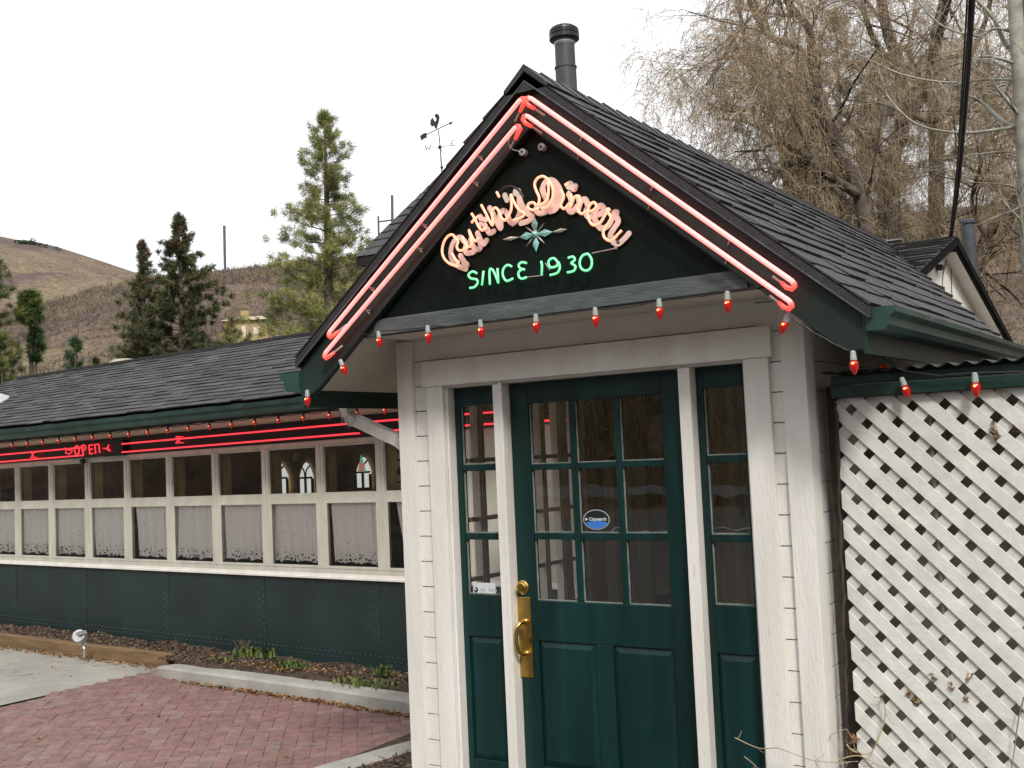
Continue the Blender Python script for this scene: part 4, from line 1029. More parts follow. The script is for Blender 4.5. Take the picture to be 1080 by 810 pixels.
# ---------------- stickers
def text_mesh(name, s, loc, size, mat, parent, ext=.0006, y_rot=True, shear_=0):
    cu_ = bpy.data.curves.new(name, 'FONT'); cu_.body = s; cu_.size = size; cu_.extrude = ext; cu_.align_x = 'CENTER'; cu_.align_y = 'CENTER'; cu_.offset = size*.02
    to = bpy.data.objects.new(name, cu_); COL.objects.link(to); dg = bpy.context.evaluated_depsgraph_get(); me = bpy.data.meshes.new_from_object(to.evaluated_get(dg)); bpy.data.objects.remove(to)
    for v in me.vertices: x, y, z = v.co; v.co = (loc[0]+x, loc[1]-z, loc[2]+y)
    me.materials.clear(); me.materials.append(mat); return link(name, me, parent)
st = thing('window_sticker', on_y(629, 548, .07), 'oval black and blue sticker reading Citysearch on the middle pane of the door', 'sticker')
cc = on_y(629, 548, .0725); e1, e2 = .070, .046
def ell(a, b, y, n=40): return [(cc[0]+a*math.cos(6.2832*k/n), y, cc[2]+b*math.sin(6.2832*k/n)) for k in range(n)]
m = MB(); m.prism(ell(e1, e2, .0722), (0, .0008, 0)); m.build('sticker_rim', STKT, st)
m = MB(); m.prism(ell(e1-.005, e2-.004, .0714), (0, .0006, 0)); m.build('sticker_field', STK, st)
m = MB(); a, b = e1-.006, e2-.005; pts_ = []
for k in range(21): th = math.pi+math.pi*(.12+.76*k/20); pts_.append((cc[0]+a*math.cos(th), .0707, cc[2]+b*math.sin(th)))
x0_, x1_ = pts_[0][0], pts_[-1][0]
for k in range(1, 12): s_ = k/12; pts_.append((x1_+(x0_-x1_)*s_, .0707, pts_[0][2]+.011*math.sin(math.pi*s_)))
m.prism(pts_, (0, .0005, 0)); m.build('sticker_blue_band', BLUE, st)
text_mesh('sticker_text', 'Citysearch', (cc[0]+.008, .0705, cc[2]+.002), .0215, STKW, st)
m = MB(); m.lathe((cc[0]-.053, .0712, cc[2]+.002), (0, -1, 0), [(0, .0065), (.0006, .0065), (.0007, .005)], 14); m.build('sticker_logo', STKW, st)
st = thing('window_sticker', on_y(512, 622, .07), 'pale blue white rectangular sticker with a dark swirl at the bottom of the left sidelight', 'sticker')
a = on_y(499.5, 630, .0728); b = on_y(522.5, 615, .0728)
m = MB(); m.box(a[0], b[0], .0722, .0728, a[2]+.004, b[2]); m.build('sticker_field', STKW, st)
m = MB(); c = on_y(502, 622, .072); m.lathe((c[0], .0721, c[2]), (0, -1, 0), [(0, .013), (.0005, .013), (.0006, .01)], 16, 0); m.lathe((c[0]-.004, .0715, c[2]+.003), (0, -1, 0), [(0, .006), (.0004, .006), (.0005, .004)], 12, 1); m.build('sticker_logo', [STK, STKW], st)
m = MB(); 
for k in range(12):
    if k in (4, 5): continue
    x = c[0]+.026+.0085*k; m.box(x, x+.005, .0717, .0721, c[2]-.006, c[2]+random.uniform(.004, .008))
m.build('sticker_print', STKT, st)

# ================================================================== LATTICE
YL = .12
la = thing('lattice_screen', (2.6, YL, 0), 'white diagonal lattice screen right of the porch', 'lattice')
x0, x1, z0, z1 = 1.553, 4.3, -.2, 1.845
def strips(sg, y, th, pitch, w, mat, name, off):
    """diagonal strips clipped to the rectangle; sg=-1 falls to the right, +1 rises"""
    m = MB(); ph_ = pitch*math.sqrt(2); hw = w*math.sqrt(2)/2
    c = -6+off
    while c < 8:
        # strip region: |z - (sg*(x-x0) + c)| < hw ; polygon clip
        P = [(x0-3, sg*(-3)+c-hw), (x1+3, sg*(x1+3-x0)+c-hw), (x1+3, sg*(x1+3-x0)+c+hw), (x0-3, sg*(-3)+c+hw)]
        for ax_, val, s_ in ((0, x0, 1), (0, x1, -1), (1, z0, 1), (1, z1, -1)):
            o = []
            for i in range(len(P)):
                A, B = P[i], P[(i+1) % len(P)]; da, db = s_*(A[ax_]-val), s_*(B[ax_]-val)
                if da >= 0: o.append(A)
                if (da >= 0) != (db >= 0): t = da/(da-db); o.append((A[0]+(B[0]-A[0])*t, A[1]+(B[1]-A[1])*t))
            P = o
            if not P: break
        if len(P) >= 3: m.prism([(a, y+random.uniform(-.0008, .0008), b) for a, b in P], (0, th, 0))
        c += ph_
    return m.build(name, mat, la, bevel=.001)
ph0 = .0853*math.sqrt(2)
strips(-1, YL, .008, .0853, .0505, LATT, 'front_slats', (1.92+6) % ph0)
strips(1, YL+.0095, .008, .0853, .0505, LATT2, 'back_slats', (1.68+6) % ph0)
m = MB(); m.box(1.86+.0, 1.905, YL+.06, YL+.10, -.2, 1.85); m.box(2.26, 2.30, YL+.02, YL+.06, -.2, 1.85); m.box(1.56, 1.60, YL+.10, YL+.14, -.2, 1.85); m.box(3.0, 3.05, YL+.02, YL+.06, -.2, 1.85)
m.build('frame_post', LATT2, la)
# enclosure behind: header boards, corrugated roof, dim back wall
en = thing('storage_lean_to', (2.8, .9, 0), 'dark green topped lean-to behind the lattice with a corrugated roof', 'shed')
m = MB(); m.box(1.545, 4.4, YL-.03, YL+.02, 1.848, 1.895); m.box(1.545, 4.4, YL-.022, YL+.02, 1.9, 1.935); m.build('header_board', GREEN, en, bevel=.003)
m = MB(); n = 0
V = []; F = []
for i in range(400):
    x = 1.52+i*.0075; zz_ = 1.950+.008*math.sin(i*.0075*2*math.pi/.067)
    V += [(x, YL-.06, zz_), (x, 1.9, zz_+.03)]
    if i: F.append((2*i-2, 2*i, 2*i+1, 2*i-1))
m.add(V, F); o = m.build('corrugated_roof', paint('corrugated_dark', (.03, .04, .038), .45, .3, 10, metal=.3), en, smooth=True)
sm = o.modifiers.new('thick', 'SOLIDIFY'); sm.thickness = .003
m = MB(); m.box(1.50, 4.4, .62, .66, -.2, 1.92); m.build('back_panel', paint('enclosure_panel', (.62, .58, .47), .8, .3, 3), en)
m = MB(); m.box(1.50, 1.545, YL+.05, YL+.09, -.2, 1.9); m.build('gap_shade_strip', DKWOOD_SHADE, en)  # dark strip standing in for the shade in the gap beside the lattice
# vines on the lattice and along the front
def vine(pts, r, label, mat=TWIG[0]):
    m = MB(); P = smooth(pts, 6); m.tube(P, [r*(1-.5*i/len(P)) for i in range(len(P))], 5)
    for k in range(len(P)//5):
        i = random.randrange(1, len(P)-1); p = P[i]; d = RNG.normal(size=3)*.03; m.tube([p, p+d*.5, p+d+np.array([0, 0, .01])], r*.4, 4)
    tag(m.build('climbing_plant', mat, smooth=True), label, 'vine', 'bare vine stems by the lattice')
y_ = YL-.03
vine([on_y(*p, y_) for p in ((893, 785), (900, 792), (918, 794), (928, 775), (934, 752), (930, 737), (921, 735))], .0032, 'curling bare vine loop low on the left of the lattice')
vine([on_y(*p, y_-.01) for p in ((880, 803), (905, 797), (930, 808), (955, 812))], .003, 'thin bare vine running level at the foot of the lattice')
vine([on_y(*p, y_) for p in ((1080, 735), (1074, 760), (1070, 790), (1066, 815))], .003, 'thin upright dark vine at the right edge of the lattice', TWIG[1])
vine([on_y(*p, -.10) for p in ((775, 778), (800, 789), (820, 789), (840, 796), (858, 802), (880, 804), (905, 803))], .0024, 'longest fine twig crossing in front of the right sidelight')
vine([on_y(*p, -.12) for p in ((785, 798), (795, 806), (803, 815))], .0022, 'short fine twig low in front of the right casing')
vine([on_y(*p, -.02) for p in ((858, 802), (868, 797), (872, 785), (877, 775), (886, 771), (893, 769))], .0026, 'thin forked vine rising by the porch side wall')
vine([on_y(*p, -.02) for p in ((893, 769), (899, 780), (902, 790), (908, 795))], .0035, 'dry budded vine tangle between side wall and lattice', CHIP[2])
# dark rough vine trunk along the lattice edge
m = MB(); P = [on_y(u, v, YL-.02) for u, v in ((882, 425), (884, 480), (885, 540), (888, 600), (890, 660), (892, 720), (893, 780), (895, 830))]
P = smooth(P, 6); P = [p+np.array([random.gauss(0, .0025), random.gauss(0, .003), 0]) for p in P]; m.tube(P, [.006+random.uniform(-.002, .003) for _ in P], 7)
tag(m.build('climbing_plant', DKWOOD_SHADE), 'rough dark vine trunk climbing the left edge of the lattice', 'vine')
scl = []
for (u, v) in ((1049, 390+65), (1052, 460), (1047, 448), (965, 738), (985, 715), (1003, 722), (1018, 737), (1022, 715), (958, 733), (1069, 452), (900, 780), (898, 792)):
    for _ in range(9): p = on_y(u+random.gauss(0, 2), v+random.gauss(0, 2.4), YL-.006); scl.append(p)
scatter('dry_vine_leaves', scl, .009, LEAFD, 1., 'small dry leaves and buds caught in the lattice', 'leaves')

# ================================================================== MAIN BUILDING BEHIND (cross gable) and hip roof
mb_ = thing('main_building', (-.5, 8, 0), 'white gabled building behind the porch with dark shingle cross gable', 'building')
ZR2 = 3.31; YR2 = 5.25; XG = 1.03; PQ = .33
zq = lambda y: ZR2-PQ*abs(y-YR2)
m = MB()
XW2 = -1.8
m.add([(AX-2.2, YR2, ZR2), (XG, YR2, ZR2), (XG, 3.2, zq(3.2)), (AX-2.2, 3.2, zq(3.2))], [(0, 1, 2, 3)], 0)
m.add([(XW2, YR2, ZR2), (XG, YR2, ZR2), (XG, 12.4, zq(12.4)), (XW2, 12.4, zq(12.4))], [(3, 2, 1, 0)], 0)
# valley-bounded front slope shingles
uq = math.hypot(1, PQ); Uq = (0, 1/uq, PQ/uq); Nq = (0, -PQ/uq, 1/uq)
shingles(m, (0, 3.25, zq(3.25)), (1, 0, 0), Uq, Nq, 17, (YR2-3.25)*uq/17, lambda t: min(XG-.05, AX+.5*(5.1-(3.25+t/uq))-.02), lambda t: XG+.01, tab=(.14, .3), th=.018, wts=(5, 5, 4, 1))
m.build('roof', PSH, mb_)
m = MB()      # rake boards of the gable
for (ya, yb3) in ((YR2, 3.3), (YR2, 12.4)):
    p = [(XG-.02, ya, zq(ya)-.015), (XG-.02, yb3, zq(yb3)-.015), (XG-.02, yb3, zq(yb3)-.075), (XG-.02, ya, zq(ya)-.075)]
    m.prism(p, (.022, 0, 0))
m.build('rake_board', RAKEB, mb_)
m = MB()
m.add([(XG-.02, YR2, ZR2-.13), (XG-.02, 12.4, zq(12.4)-.13), (XG-.15, 12.4, zq(12.4)-.13), (XG-.15, YR2, ZR2-.13)], [(0, 1, 2, 3)])
m.build('rake_soffit', GWHITE, mb_)
m = MB(); m.prism([(XG-.13, 3.0, -.2), (XG-.13, 12, -.2), (XG-.13, 12, zq(12)-.12), (XG-.13, YR2, ZR2-.12), (XG-.13, 3.0, zq(3.0)-.12)], (-.1, 0, 0)); m.build('gable_wall', GWHITE, mb_)
m = MB(); m.box(-1.8, XG-.4, 3.2, 3.3, -.2, 2.55); m.build('front_wall', WHITE, mb_)
m = MB(); pv_ = on_x(936, 258, AX); m.box(AX+.03, AX+.16, 5.1, 5.22, ZR2+.012, ZR2+.022); m.build('ridge_flashing', GALV, mb_)
# hanging service cable hardware on gable
m = MB()
for (u, v) in ((995, 266), (990, 282), (991, 305)):
    p = on_x(u, v, XG-.11); m.box(p[0]-.02, p[0]+.03, p[1]-.03, p[1]+.05, p[2]-.02, p[2]+.02)
m.tube([on_x(1001, 262, XG-.13), on_x(994, 290, XG-.13), on_x(992, 320, XG-.13)], .007, 5); m.tube([on_x(1001, 262, XG-.13), on_x(1003, 290, XG-.13), on_x(1004, 330, XG-.13)], .007, 5)
m.build('cable_bracket', DKWOOD_SHADE, mb_)
# hip-roofed block behind the diner
hp = thing('hip_roof_block', (-4.5, 7, 0), 'taller block behind the diner, its dark hip roof just showing left of the gable', 'building')
YH = 5.4; c0_ = on_y(376, 272, YH); pk = on_y(551, 100, 8.0)
cR = np.array([pk[0]+(pk[0]-c0_[0]), YH, c0_[2]]); cB1 = np.array([c0_[0], 2*8.0-YH, c0_[2]]); cB2 = np.array([cR[0], 2*8.0-YH, c0_[2]])
m = MB(); m.add([c0_, cR, cB2, cB1, pk], [(0, 1, 4), (1, 2, 4), (2, 3, 4), (3, 0, 4)], 0)
dq = pk-np.array([pk[0], YH, c0_[2]]); lq = np.linalg.norm(dq); Uh = dq/lq; Nh = np.array([0, -Uh[2], Uh[1]]); hw_ = pk[0]-c0_[0]
shingles(m, (pk[0], YH, c0_[2]), (1, 0, 0), Uh, Nh, 22, lq/22, lambda t: -hw_*(1-t/lq), lambda t: hw_*(1-t/lq), tab=(.2, .34), th=.012, wts=(4, 5, 3, 2))
m.build('roof', PSH, hp)
m = MB(); m.box(c0_[0]+.0, cR[0], YH, YH+.04, c0_[2]-.10, c0_[2]-.005); m.box(c0_[0], c0_[0]+.04, YH+.04, cB1[1], c0_[2]-.10, c0_[2]-.005); m.build('fascia', BLACKT, hp)
m = MB(); m.box(c0_[0]+.5, cR[0]-.5, YH+.5, cB1[1]-.5, -.2, c0_[2]-.05); m.build('wall', WHITE, hp)
# weathervane on its hip
def proj_u(P): d = np.array(P)-CAM; return 540+FPX*(d@cr)/(d@cf)
tt_ = min(np.linspace(0, 1, 400), key=lambda t: abs(proj_u(c0_+(pk-c0_)*t)-467.5)); hipP = c0_+(pk-c0_)*tt_; VY = float(hipP[1])
wv = thing('weathervane', hipP, 'black iron rooster weathervane with arrow and compass letters W and E', 'weathervane')
def pw(x, y, D=VY): return on_y(430+x/8.1, 100+y/8.1, D)
m = MB(); m.tube([hipP-np.array([0, 0, .05]), pw(290, 640), pw(278, 450), pw(262, 300)], [.012, .009, .007, .006], 6); m.lathe(pw(291, 620)-np.array([0, 0, .02]), (0, 0, 1), [(0, .012), (.02, .02), (.04, .012)], 8); m.lathe(pw(275, 447)-np.array([0, 0, .025]), (0, 0, 1), [(0, .01), (.025, .028), (.05, .01)], 8); m.build('mast', IRON, wv)
m = MB(); m.tube([pw(150, 345), pw(370, 238)], .006, 6); f = np.array([0, .008, 0])
m.prism([pw(105, 350), pw(135, 330), pw(158, 322), pw(160, 365), pw(135, 375), pw(115, 390)], f); m.prism([pw(350, 235), pw(385, 230), pw(362, 258)], f); m.build('arrow', IRON, wv)
m = MB(); m.prism([pw(232, 285), pw(225, 262), pw(205, 272), pw(192, 250), pw(196, 212), pw(212, 196), pw(225, 222), pw(238, 228), pw(245, 205), pw(232, 185), pw(228, 172), pw(245, 160), pw(262, 168), pw(270, 190), pw(262, 235), pw(252, 262), pw(245, 292)], f); m.build('rooster', IRON, wv)
m = MB(); m.tube([pw(195, 445), pw(275, 447), pw(375, 428)], .004, 5); m.tube([pw(262, 470), pw(275, 447), pw(300, 500)], .004, 5); m.build('compass_arms', IRON, wv)
m = MB(); m.tube([pw(148, 430), pw(160, 470), pw(170, 445), pw(182, 470), pw(195, 425)], .006, 5); m.build('compass_letter', IRON, wv)
m = MB(); m.tube([pw(398, 390), pw(370, 396), pw(375, 437), pw(402, 430)], .005, 5); m.tube([pw(372, 415), pw(392, 411)], .005, 5); m.build('compass_letter', IRON, wv)
# vent pipe above the ridge
YP = 4.3; b0 = on_y(598.5, 110, YP); t0_ = on_y(598, 28, YP)
rp = abs(on_y(610, 60, YP)[0]-on_y(587, 60, YP)[0])/2*.80
vp = thing('vent_pipe', (b0[0], YP, 3.0), 'dark grey round vent pipe with louvred cap above the gable ridge', 'vent pipe')
h0 = t0_[2]; rc = rp*1.5
m = MB(); m.lathe((b0[0], YP, 2.6), (0, 0, 1), [(0, rp*1.05), (h0-.39-2.6, rp*1.05), (h0-.39-2.6, rp*1.12), (h0-.375-2.6, rp*1.12), (h0-.375-2.6, rp), (h0-.16-2.6, rp), (h0-.16-2.6, rp*.98)], 24); m.build('pipe', PIPE, vp, smooth=False)
m = MB(); m.lathe((b0[0], YP, h0-.17), (0, 0, 1), [(0, rp*1.02), (.015, rp*1.05), (.04, rp*1.05), (.045, rp)], 24); m.build('collar', GALV, vp)
m = MB(); m.lathe((b0[0], YP, h0-.13), (0, 0, 1), [(0, rc*.9), (.012, rc), (.05, rc), (.05, rc*.93), (.058, rc*.93), (.058, rc), (.078, rc), (.078, rc*.93), (.086, rc*.93), (.086, rc*.99), (.106, rc*.97), (.106, rc*.9), (.114, rc*.9), (.114, rc*.92), (.135, rc*.7), (.142, rc*.1)], 28); m.build('cap', BLACKT, vp)
# second dark vent behind the cross gable
p = on_y(1021, 236, 7.2); m = MB(); m.lathe((p[0], 7.2, 2.3), (0, 0, 1), [(0, .062), (p[2]-2.3, .062), (p[2]-2.3, .075), (p[2]-2.27, .075), (p[2]-2.26, .06)], 16)
tag(m.build('vent_pipe', PIPE, smooth=False), 'plain dark vent pipe behind the small white gable at right', 'vent pipe')
# thin pole frame beyond the roof
pf = thing('pole_frame', at(406, 300, 17), 'thin grey pole frame rising behind the roof left of the gable', 'pole frame')
m = MB(); m.tube([at(413.5, 206, 17), at(415, 330, 17)], .022, 6); m.tube([at(399, 228, 17), at(401, 330, 17)], .016, 6); m.build('pole', POLEM, pf)
m = MB(); m.tube([at(399, 234, 17), at(414, 232, 17)], .014, 6); m.build('crossbar', POLEM, pf)
# service cables
for pts_, r, lb in ((((1029, -60), (1026, 0), (1020, 90), (1011, 190), (1001, 262)), .016, 'thick black service cable dropping to the small gable'),
                    (((1022, -60), (1020, 0), (1013, 120), (1008, 200), (1002, 262)), .006, 'thin black service wire just left of the thick one'),
                    (((1024, -60), (1022.5, 0), (1016, 100), (1006, 210), (1000, 262)), .006, 'thin black service wire close against the thick one')):
    D_ = [6.5, 7.2, 8.2, 9.2, 9.8]; P = [at(u, v, d) for (u, v), d in zip(pts_, D_)]; P = [P[0]+(P[0]-P[1])*6]+P
    m = MB(); m.tube(smooth(P, 5), r, 6); tag(m.build('service_cable', WIRE, smooth=True), lb, 'cable', 'service cables at right')

# floodlight on a stake in the bed
p = on_z(88, 700, G); fl = thing('ground_floodlight', p, 'small pale grey ground floodlight on a stake by the timber', 'floodlight')
y_ = p[1]
def pf_(u, v): return on_y(u, v, y_)
m = MB(); m.tube([pf_(89, 693), pf_(89, 684), pf_(87, 680)], .010, 7); m.tube([pf_(86, 684), pf_(90, 678)], .014, 7); m.build('stake', GALV, fl)
m = MB(); a = pf_(86, 673); ax = np.array([.25, -.4, .25]); m.lathe(a-ax*.03/.5, ax, [(-.03, .022), (0, .045), (.02, .055), (.11, .062), (.112, .05)], 14); m.build('lamp_head', paint('floodlight_grey', (.45, .46, .5), .5, .15, 20), fl, smooth=False)
m = MB(); m.prism([pf_(84, 667), pf_(91, 664.5), pf_(92, 668), pf_(86, 671)], (0, -.07, 0)); m.build('visor', GALV, fl)

# ================================================================== TREES
def tubes_np(starts, dirs, lens, r0, droop, nseg=4, curl=.25):
    """bulk 3-sided tapering drooping twigs"""
    n = len(starts); P = np.array(starts, float); D = np.array(dirs, float); D /= np.linalg.norm(D, axis=1)[:, None]
    L = np.asarray(lens, float)[:, None]/nseg; rings = []; r0 = np.asarray(r0, float).reshape(-1, 1)*np.ones((n, 1))
    for s_ in range(nseg+1):
        up = np.where(np.abs(D[:, 2:3]) < .9, np.array([[0, 0, 1.]]), np.array([[1., 0, 0]]))
        a = np.cross(D, up); a /= np.linalg.norm(a, axis=1)[:, None]; b = np.cross(D, a); r = r0*(1-.7*s_/nseg)
        for k in range(3):
            th = 2.094*k; rings.append(P+r*(math.cos(th)*a+math.sin(th)*b))
        P = P+D*L; D = D+RNG.normal(size=(n, 3))*curl*.5+np.array([0, 0, -1.])*np.asarray(droop).reshape(-1, 1)
        D /= np.linalg.norm(D, axis=1)[:, None]
    V = np.stack(rings, 1).reshape(-1, 3); K = 3*(nseg+1); F = []
    base = (np.arange(n)*K)[:, None]
    for s_ in range(nseg):
        for k in range(3): F.append(base+np.array([[s_*3+k, s_*3+(k+1) % 3, s_*3+3+(k+1) % 3, s_*3+3+k]]))
    return V, np.stack(F, 1).reshape(-1, 4), P
def bare_tree(name, limbs, label, seed, n1=5, n2=7, n3=8, n4=3, ln=(2.2, 1.2, .7, .45), droop=(.0, .06, .22, .45), jit=1.0, twr=.0065, mats=None, group='bare trees right of the roof', barkm=None, cat='tree', buds=0):
    """limbs: list of (points, r0, r1); children sprout off them in 4 generations"""
    rng = np.random.default_rng(seed); base = np.array(limbs[0][0][0]); 
    o = thing(name, base, label, cat, group); m = MB(); src = []
    for P, ra, rb in limbs:
        P = smooth(P, 5); n = len(P); rr = [ra+(rb-ra)*i/(n-1) for i in range(n)]; m.tube(P, rr, 8)
        for i in range(2, n): src.append((P[i], P[i]-P[i-1], rr[i]))
    m.build('trunk', barkm or BARK, o, smooth=True)
    def spawn(S_, n, L_, dr, rfac, spread, nseg):
        k = len(S_); idx = rng.integers(0, k, n); st = np.array([S_[i][0] for i in idx]); dd = np.array([S_[i][1] for i in idx]); dd /= (np.linalg.norm(dd, axis=1)[:, None]+1e-9)
        d = dd*.6+rng.normal(size=(n, 3))*spread; ln_ = L_*rng.uniform(.5, 1.25, n); r = np.array([max(.0028, min(rfac, S_[i][2]*.6)) for i in idx])
        V, F, E = tubes_np(st, d, ln_, r, dr, nseg, .2)
        C = V.reshape(n, nseg+1, 3, 3).mean(2); S2 = []
        for s_ in range(1, nseg+1):
            for i in range(n): S2.append((C[i, s_], C[i, s_]-C[i, s_-1], r[i]*(1-.75*s_/nseg)))
        return V, F, S2
    Vs = []; Fs = []; Ms = []; off = 0; cur = src; nn = [n1*len(src)//4, n2, n3, n4]; cnt = n1
    counts = [n1, n1*n2, n1*n2*n3, n1*n2*n3*n4]; rf = (.03, .012, twr*1.5, twr)
    for g in range(4):
        V, F, S2 = spawn(cur, counts[g], ln[g], droop[g], rf[g], (.55, .6, .65, .6)[g], (6, 5, 4, 4)[g])
        Vs.append(V); Fs.append(F+off); off += len(V)
        tw = np.full(len(F), 0) if g < 2 else np.repeat(rng.integers(1, 4, counts[g]), F.shape[0]//counts[g])
        Ms.append(tw); cur = S2
    if buds:
        ii = rng.integers(0, len(cur), buds); c = np.array([cur[i][0] for i in ii])+rng.normal(size=(buds, 3))*.012; s_ = .0075
        t1 = rng.normal(size=(buds, 3)); t1 /= np.linalg.norm(t1, axis=1)[:, None]; t2 = np.cross(t1, rng.normal(size=(buds, 3))); t2 /= np.linalg.norm(t2, axis=1)[:, None]
        V = np.stack([c-t1*s_*1.5, c-t2*s_*.6, c+t1*s_*1.5, c+t2*s_*.6], 1).reshape(-1, 3); Vs.append(V); Fs.append(np.arange(buds*4).reshape(-1, 4)+off); off += len(V); Ms.append(np.full(buds, 4))
    mats = mats or [BARK]+TWIG+[BUD]
    raw('twigs', np.concatenate(Vs), np.concatenate(Fs), mats, o, np.concatenate(Ms)); return o
def L3(pts, D, dz=None, wob=.5, seed=0):
    rg = np.random.default_rng(seed); d = D; o = []
    for i, (u, v) in enumerate(pts): o.append(at(u, v, d)); d += rg.normal()*wob
    return o
def gz(u, D):
    p = at(u, 300, D); return np.array([p[0], p[1], hz(p[0], p[1])-.1])
D = 15.
tA = [( [gz(925, D)]+L3([(922, 330), (915, 250), (905, 200), (885, 160), (862, 95)], D, seed=1, wob=.1), .13, .08),
      (L3([(862, 95), (857, 68), (853, 31), (835, 8), (822, -25)], D, seed=2), .075, .035),
      (L3([(859, 76), (842, 51), (819, 43), (805, 31), (790, 0), (780, -30)], D, seed=3), .06, .025),
      (L3([(905, 205), (873, 185), (851, 168), (828, 176), (812, 193), (790, 205)], D, seed=4), .07, .02),
      (L3([(851, 168), (825, 150), (800, 158), (775, 160)], D, seed=5), .035, .012),
      (L3([(880, 150), (850, 110), (815, 105), (780, 118), (745, 110)], D, seed=6), .04, .01),
      (L3([(842, 51), (815, 75), (790, 95), (770, 115)], D, seed=7), .03, .01),
      (L3([(820, 0), (790, 20), (765, 55), (745, 90)], D, seed=8), .025, .01)]
bare_tree('willow_tree', tA, 'large bare tan twigged willow nearest the gable, its crown spreading left', 11, n1=64, n2=6, n3=6, n4=5, ln=(1.25, .85, .5, .34), droop=(.04, .12, .3, .5), buds=30000, twr=.0036)
D = 18.
tB = [([gz(945, D)]+L3([(945, 330), (941, 175), (951, 139), (950, 77), (935, 30), (925, -30)], D, seed=12, wob=.1), .15, .07),
      (L3([(950, 77), (930, 55), (915, 25), (905, -20)], D, seed=13), .07, .03), (L3([(951, 130), (975, 100), (985, 60), (1000, 0), (1010, -30)], D, seed=14), .09, .04),
      (L3([(941, 170), (915, 150), (890, 120), (875, 90)], D, seed=15), .05, .015), (L3([(960, 120), (985, 128), (1010, 110), (1035, 60)], D, seed=16), .05, .015)]
bare_tree('willow_tree', tB, 'bare willow with a thick upright trunk in the middle of the right hand trees', 12, n1=46, n2=6, n3=6, n4=5, ln=(1.5, .9, .65, .5), droop=(.04, .15, .45, .8), buds=30000, twr=.0045)
D = 21.
tC = [([gz(988, D)]+L3([(988, 330), (988, 148), (985, 60), (997, 0), (1005, -40)], D, seed=22, wob=.1), .17, .09),
      (L3([(988, 150), (1010, 120), (1020, 70), (1040, 20), (1050, -30)], D, seed=23), .09, .03), (L3([(987, 110), (960, 60), (965, 10)], D, seed=24), .07, .03),
      (L3([(988, 170), (1020, 160), (1050, 150), (1080, 120)], D, seed=25), .06, .02)]
bare_tree('willow_tree', tC, 'tall bare willow with the broadest trunk, behind the service cables', 13, n1=36, n2=6, n3=6, n4=5, ln=(1.7, 1., .75, .6), droop=(.04, .15, .45, .8), buds=20000, twr=.0052)
D = 17.
tD = [([gz(1033, D)]+L3([(1033, 330), (1033, 275), (1036, 260), (1042, 247), (1055, 235), (1085, 230), (1110, 215)], D, seed=32, wob=.1), .11, .05),
      (L3([(1055, 236), (1065, 215), (1090, 180), (1110, 120)], D, seed=33), .05, .02), (L3([(1040, 250), (1025, 215), (1035, 170), (1045, 120)], D, seed=34), .04, .015), (L3([(1060, 234), (1090, 260), (1120, 290)], D, seed=35), .04, .015)]
bare_tree('willow_tree', tD, 'low crooked bare tree arching to the right beside the small gable', 14, n1=26, n2=6, n3=6, n4=3, ln=(1.1, .8, .5, .4), droop=(.04, .12, .3, .5), buds=8000, twr=.0045)
D = 24.
tE = [([gz(1090, D)]+L3([(1090, 330), (1085, 200), (1075, 120), (1080, 20), (1085, -40)], D, seed=42, wob=.1), .14, .07), (L3([(1080, 150), (1050, 110), (1040, 40)], D, seed=43), .07, .03), (L3([(1085, 220), (1050, 200), (1010, 190)], D, seed=44), .06, .02), (L3([(1075, 110), (1110, 60), (1120, 0)], D, seed=45), .06, .03)]
bare_tree('willow_tree', tE, 'brown bare tree farthest back at the right edge of the photo', 15, n1=30, n2=6, n3=6, n4=3, ln=(1.8, 1.1, .8, .6), droop=(.04, .12, .3, .5), buds=9000, twr=.006)
D = 20.
tF = [([gz(835, D)]+L3([(835, 330), (830, 190), (815, 120), (790, 60), (780, 10)], D, seed=52, wob=.1), .12, .035), (L3([(822, 150), (790, 130), (755, 125)], D, seed=53), .04, .012), (L3([(815, 120), (835, 80), (845, 20)], D, seed=54), .04, .015), (L3([(795, 70), (765, 60), (735, 75)], D, seed=55), .03, .01)]
bare_tree('willow_tree', tF, 'slender bare tree standing behind the nearest willow, leftmost trunk', 16, n1=34, n2=6, n3=6, n4=3, ln=(1.3, .9, .6, .45), droop=(.0, .05, .15, .3), buds=5000, twr=.005)
# pale barked tree, right edge
D = 12.
bt = [([gz(1092, D)]+L3([(1090, 330), (1084, 220), (1079, 140), (1074, 60), (1070, 0), (1066, -50)], D, seed=62, wob=.03), .085, .065),
      (L3([(1079, 140), (1058, 128), (1035, 108), (1018, 100)], D, seed=63, wob=.2), .03, .012), (L3([(1078, 132), (1050, 137), (1010, 140), (965, 130), (935, 100)], D, seed=64, wob=.25), .02, .006),
      (L3([(1078, 70), (1055, 62), (1035, 60), (1000, 70)], D, seed=65, wob=.2), .02, .008), (L3([(1077, 62), (1060, 45), (1048, 20), (1030, 0)], D, seed=66, wob=.2), .028, .014),
      (L3([(1072, 35), (1050, 30), (1030, 38), (990, 25), (960, -10)], D, seed=67, wob=.2), .018, .008), (L3([(1075, 84), (1040, 84), (1000, 87), (950, 78), (900, 55), (870, 44)], D, seed=68, wob=.25), .015, .005),
      (L3([(1082, 165), (1060, 160), (1030, 163), (990, 168)], D, seed=69, wob=.2), .012, .005), (L3([(1081, 132), (1090, 120), (1110, 90)], D, seed=70), .03, .015)]
bare_tree('poplar_tree', bt, 'pale grey barked bare tree with long whitish limbs at the right edge', 17, n1=20, n2=4, n3=3, n4=1, ln=(.8, .5, .3, .25), droop=(0, .0, .03, .1), twr=.004, mats=[BIRCH, TWIG[1], BIRCH, TWIG[0], BUD], barkm=BIRCH, group=None)

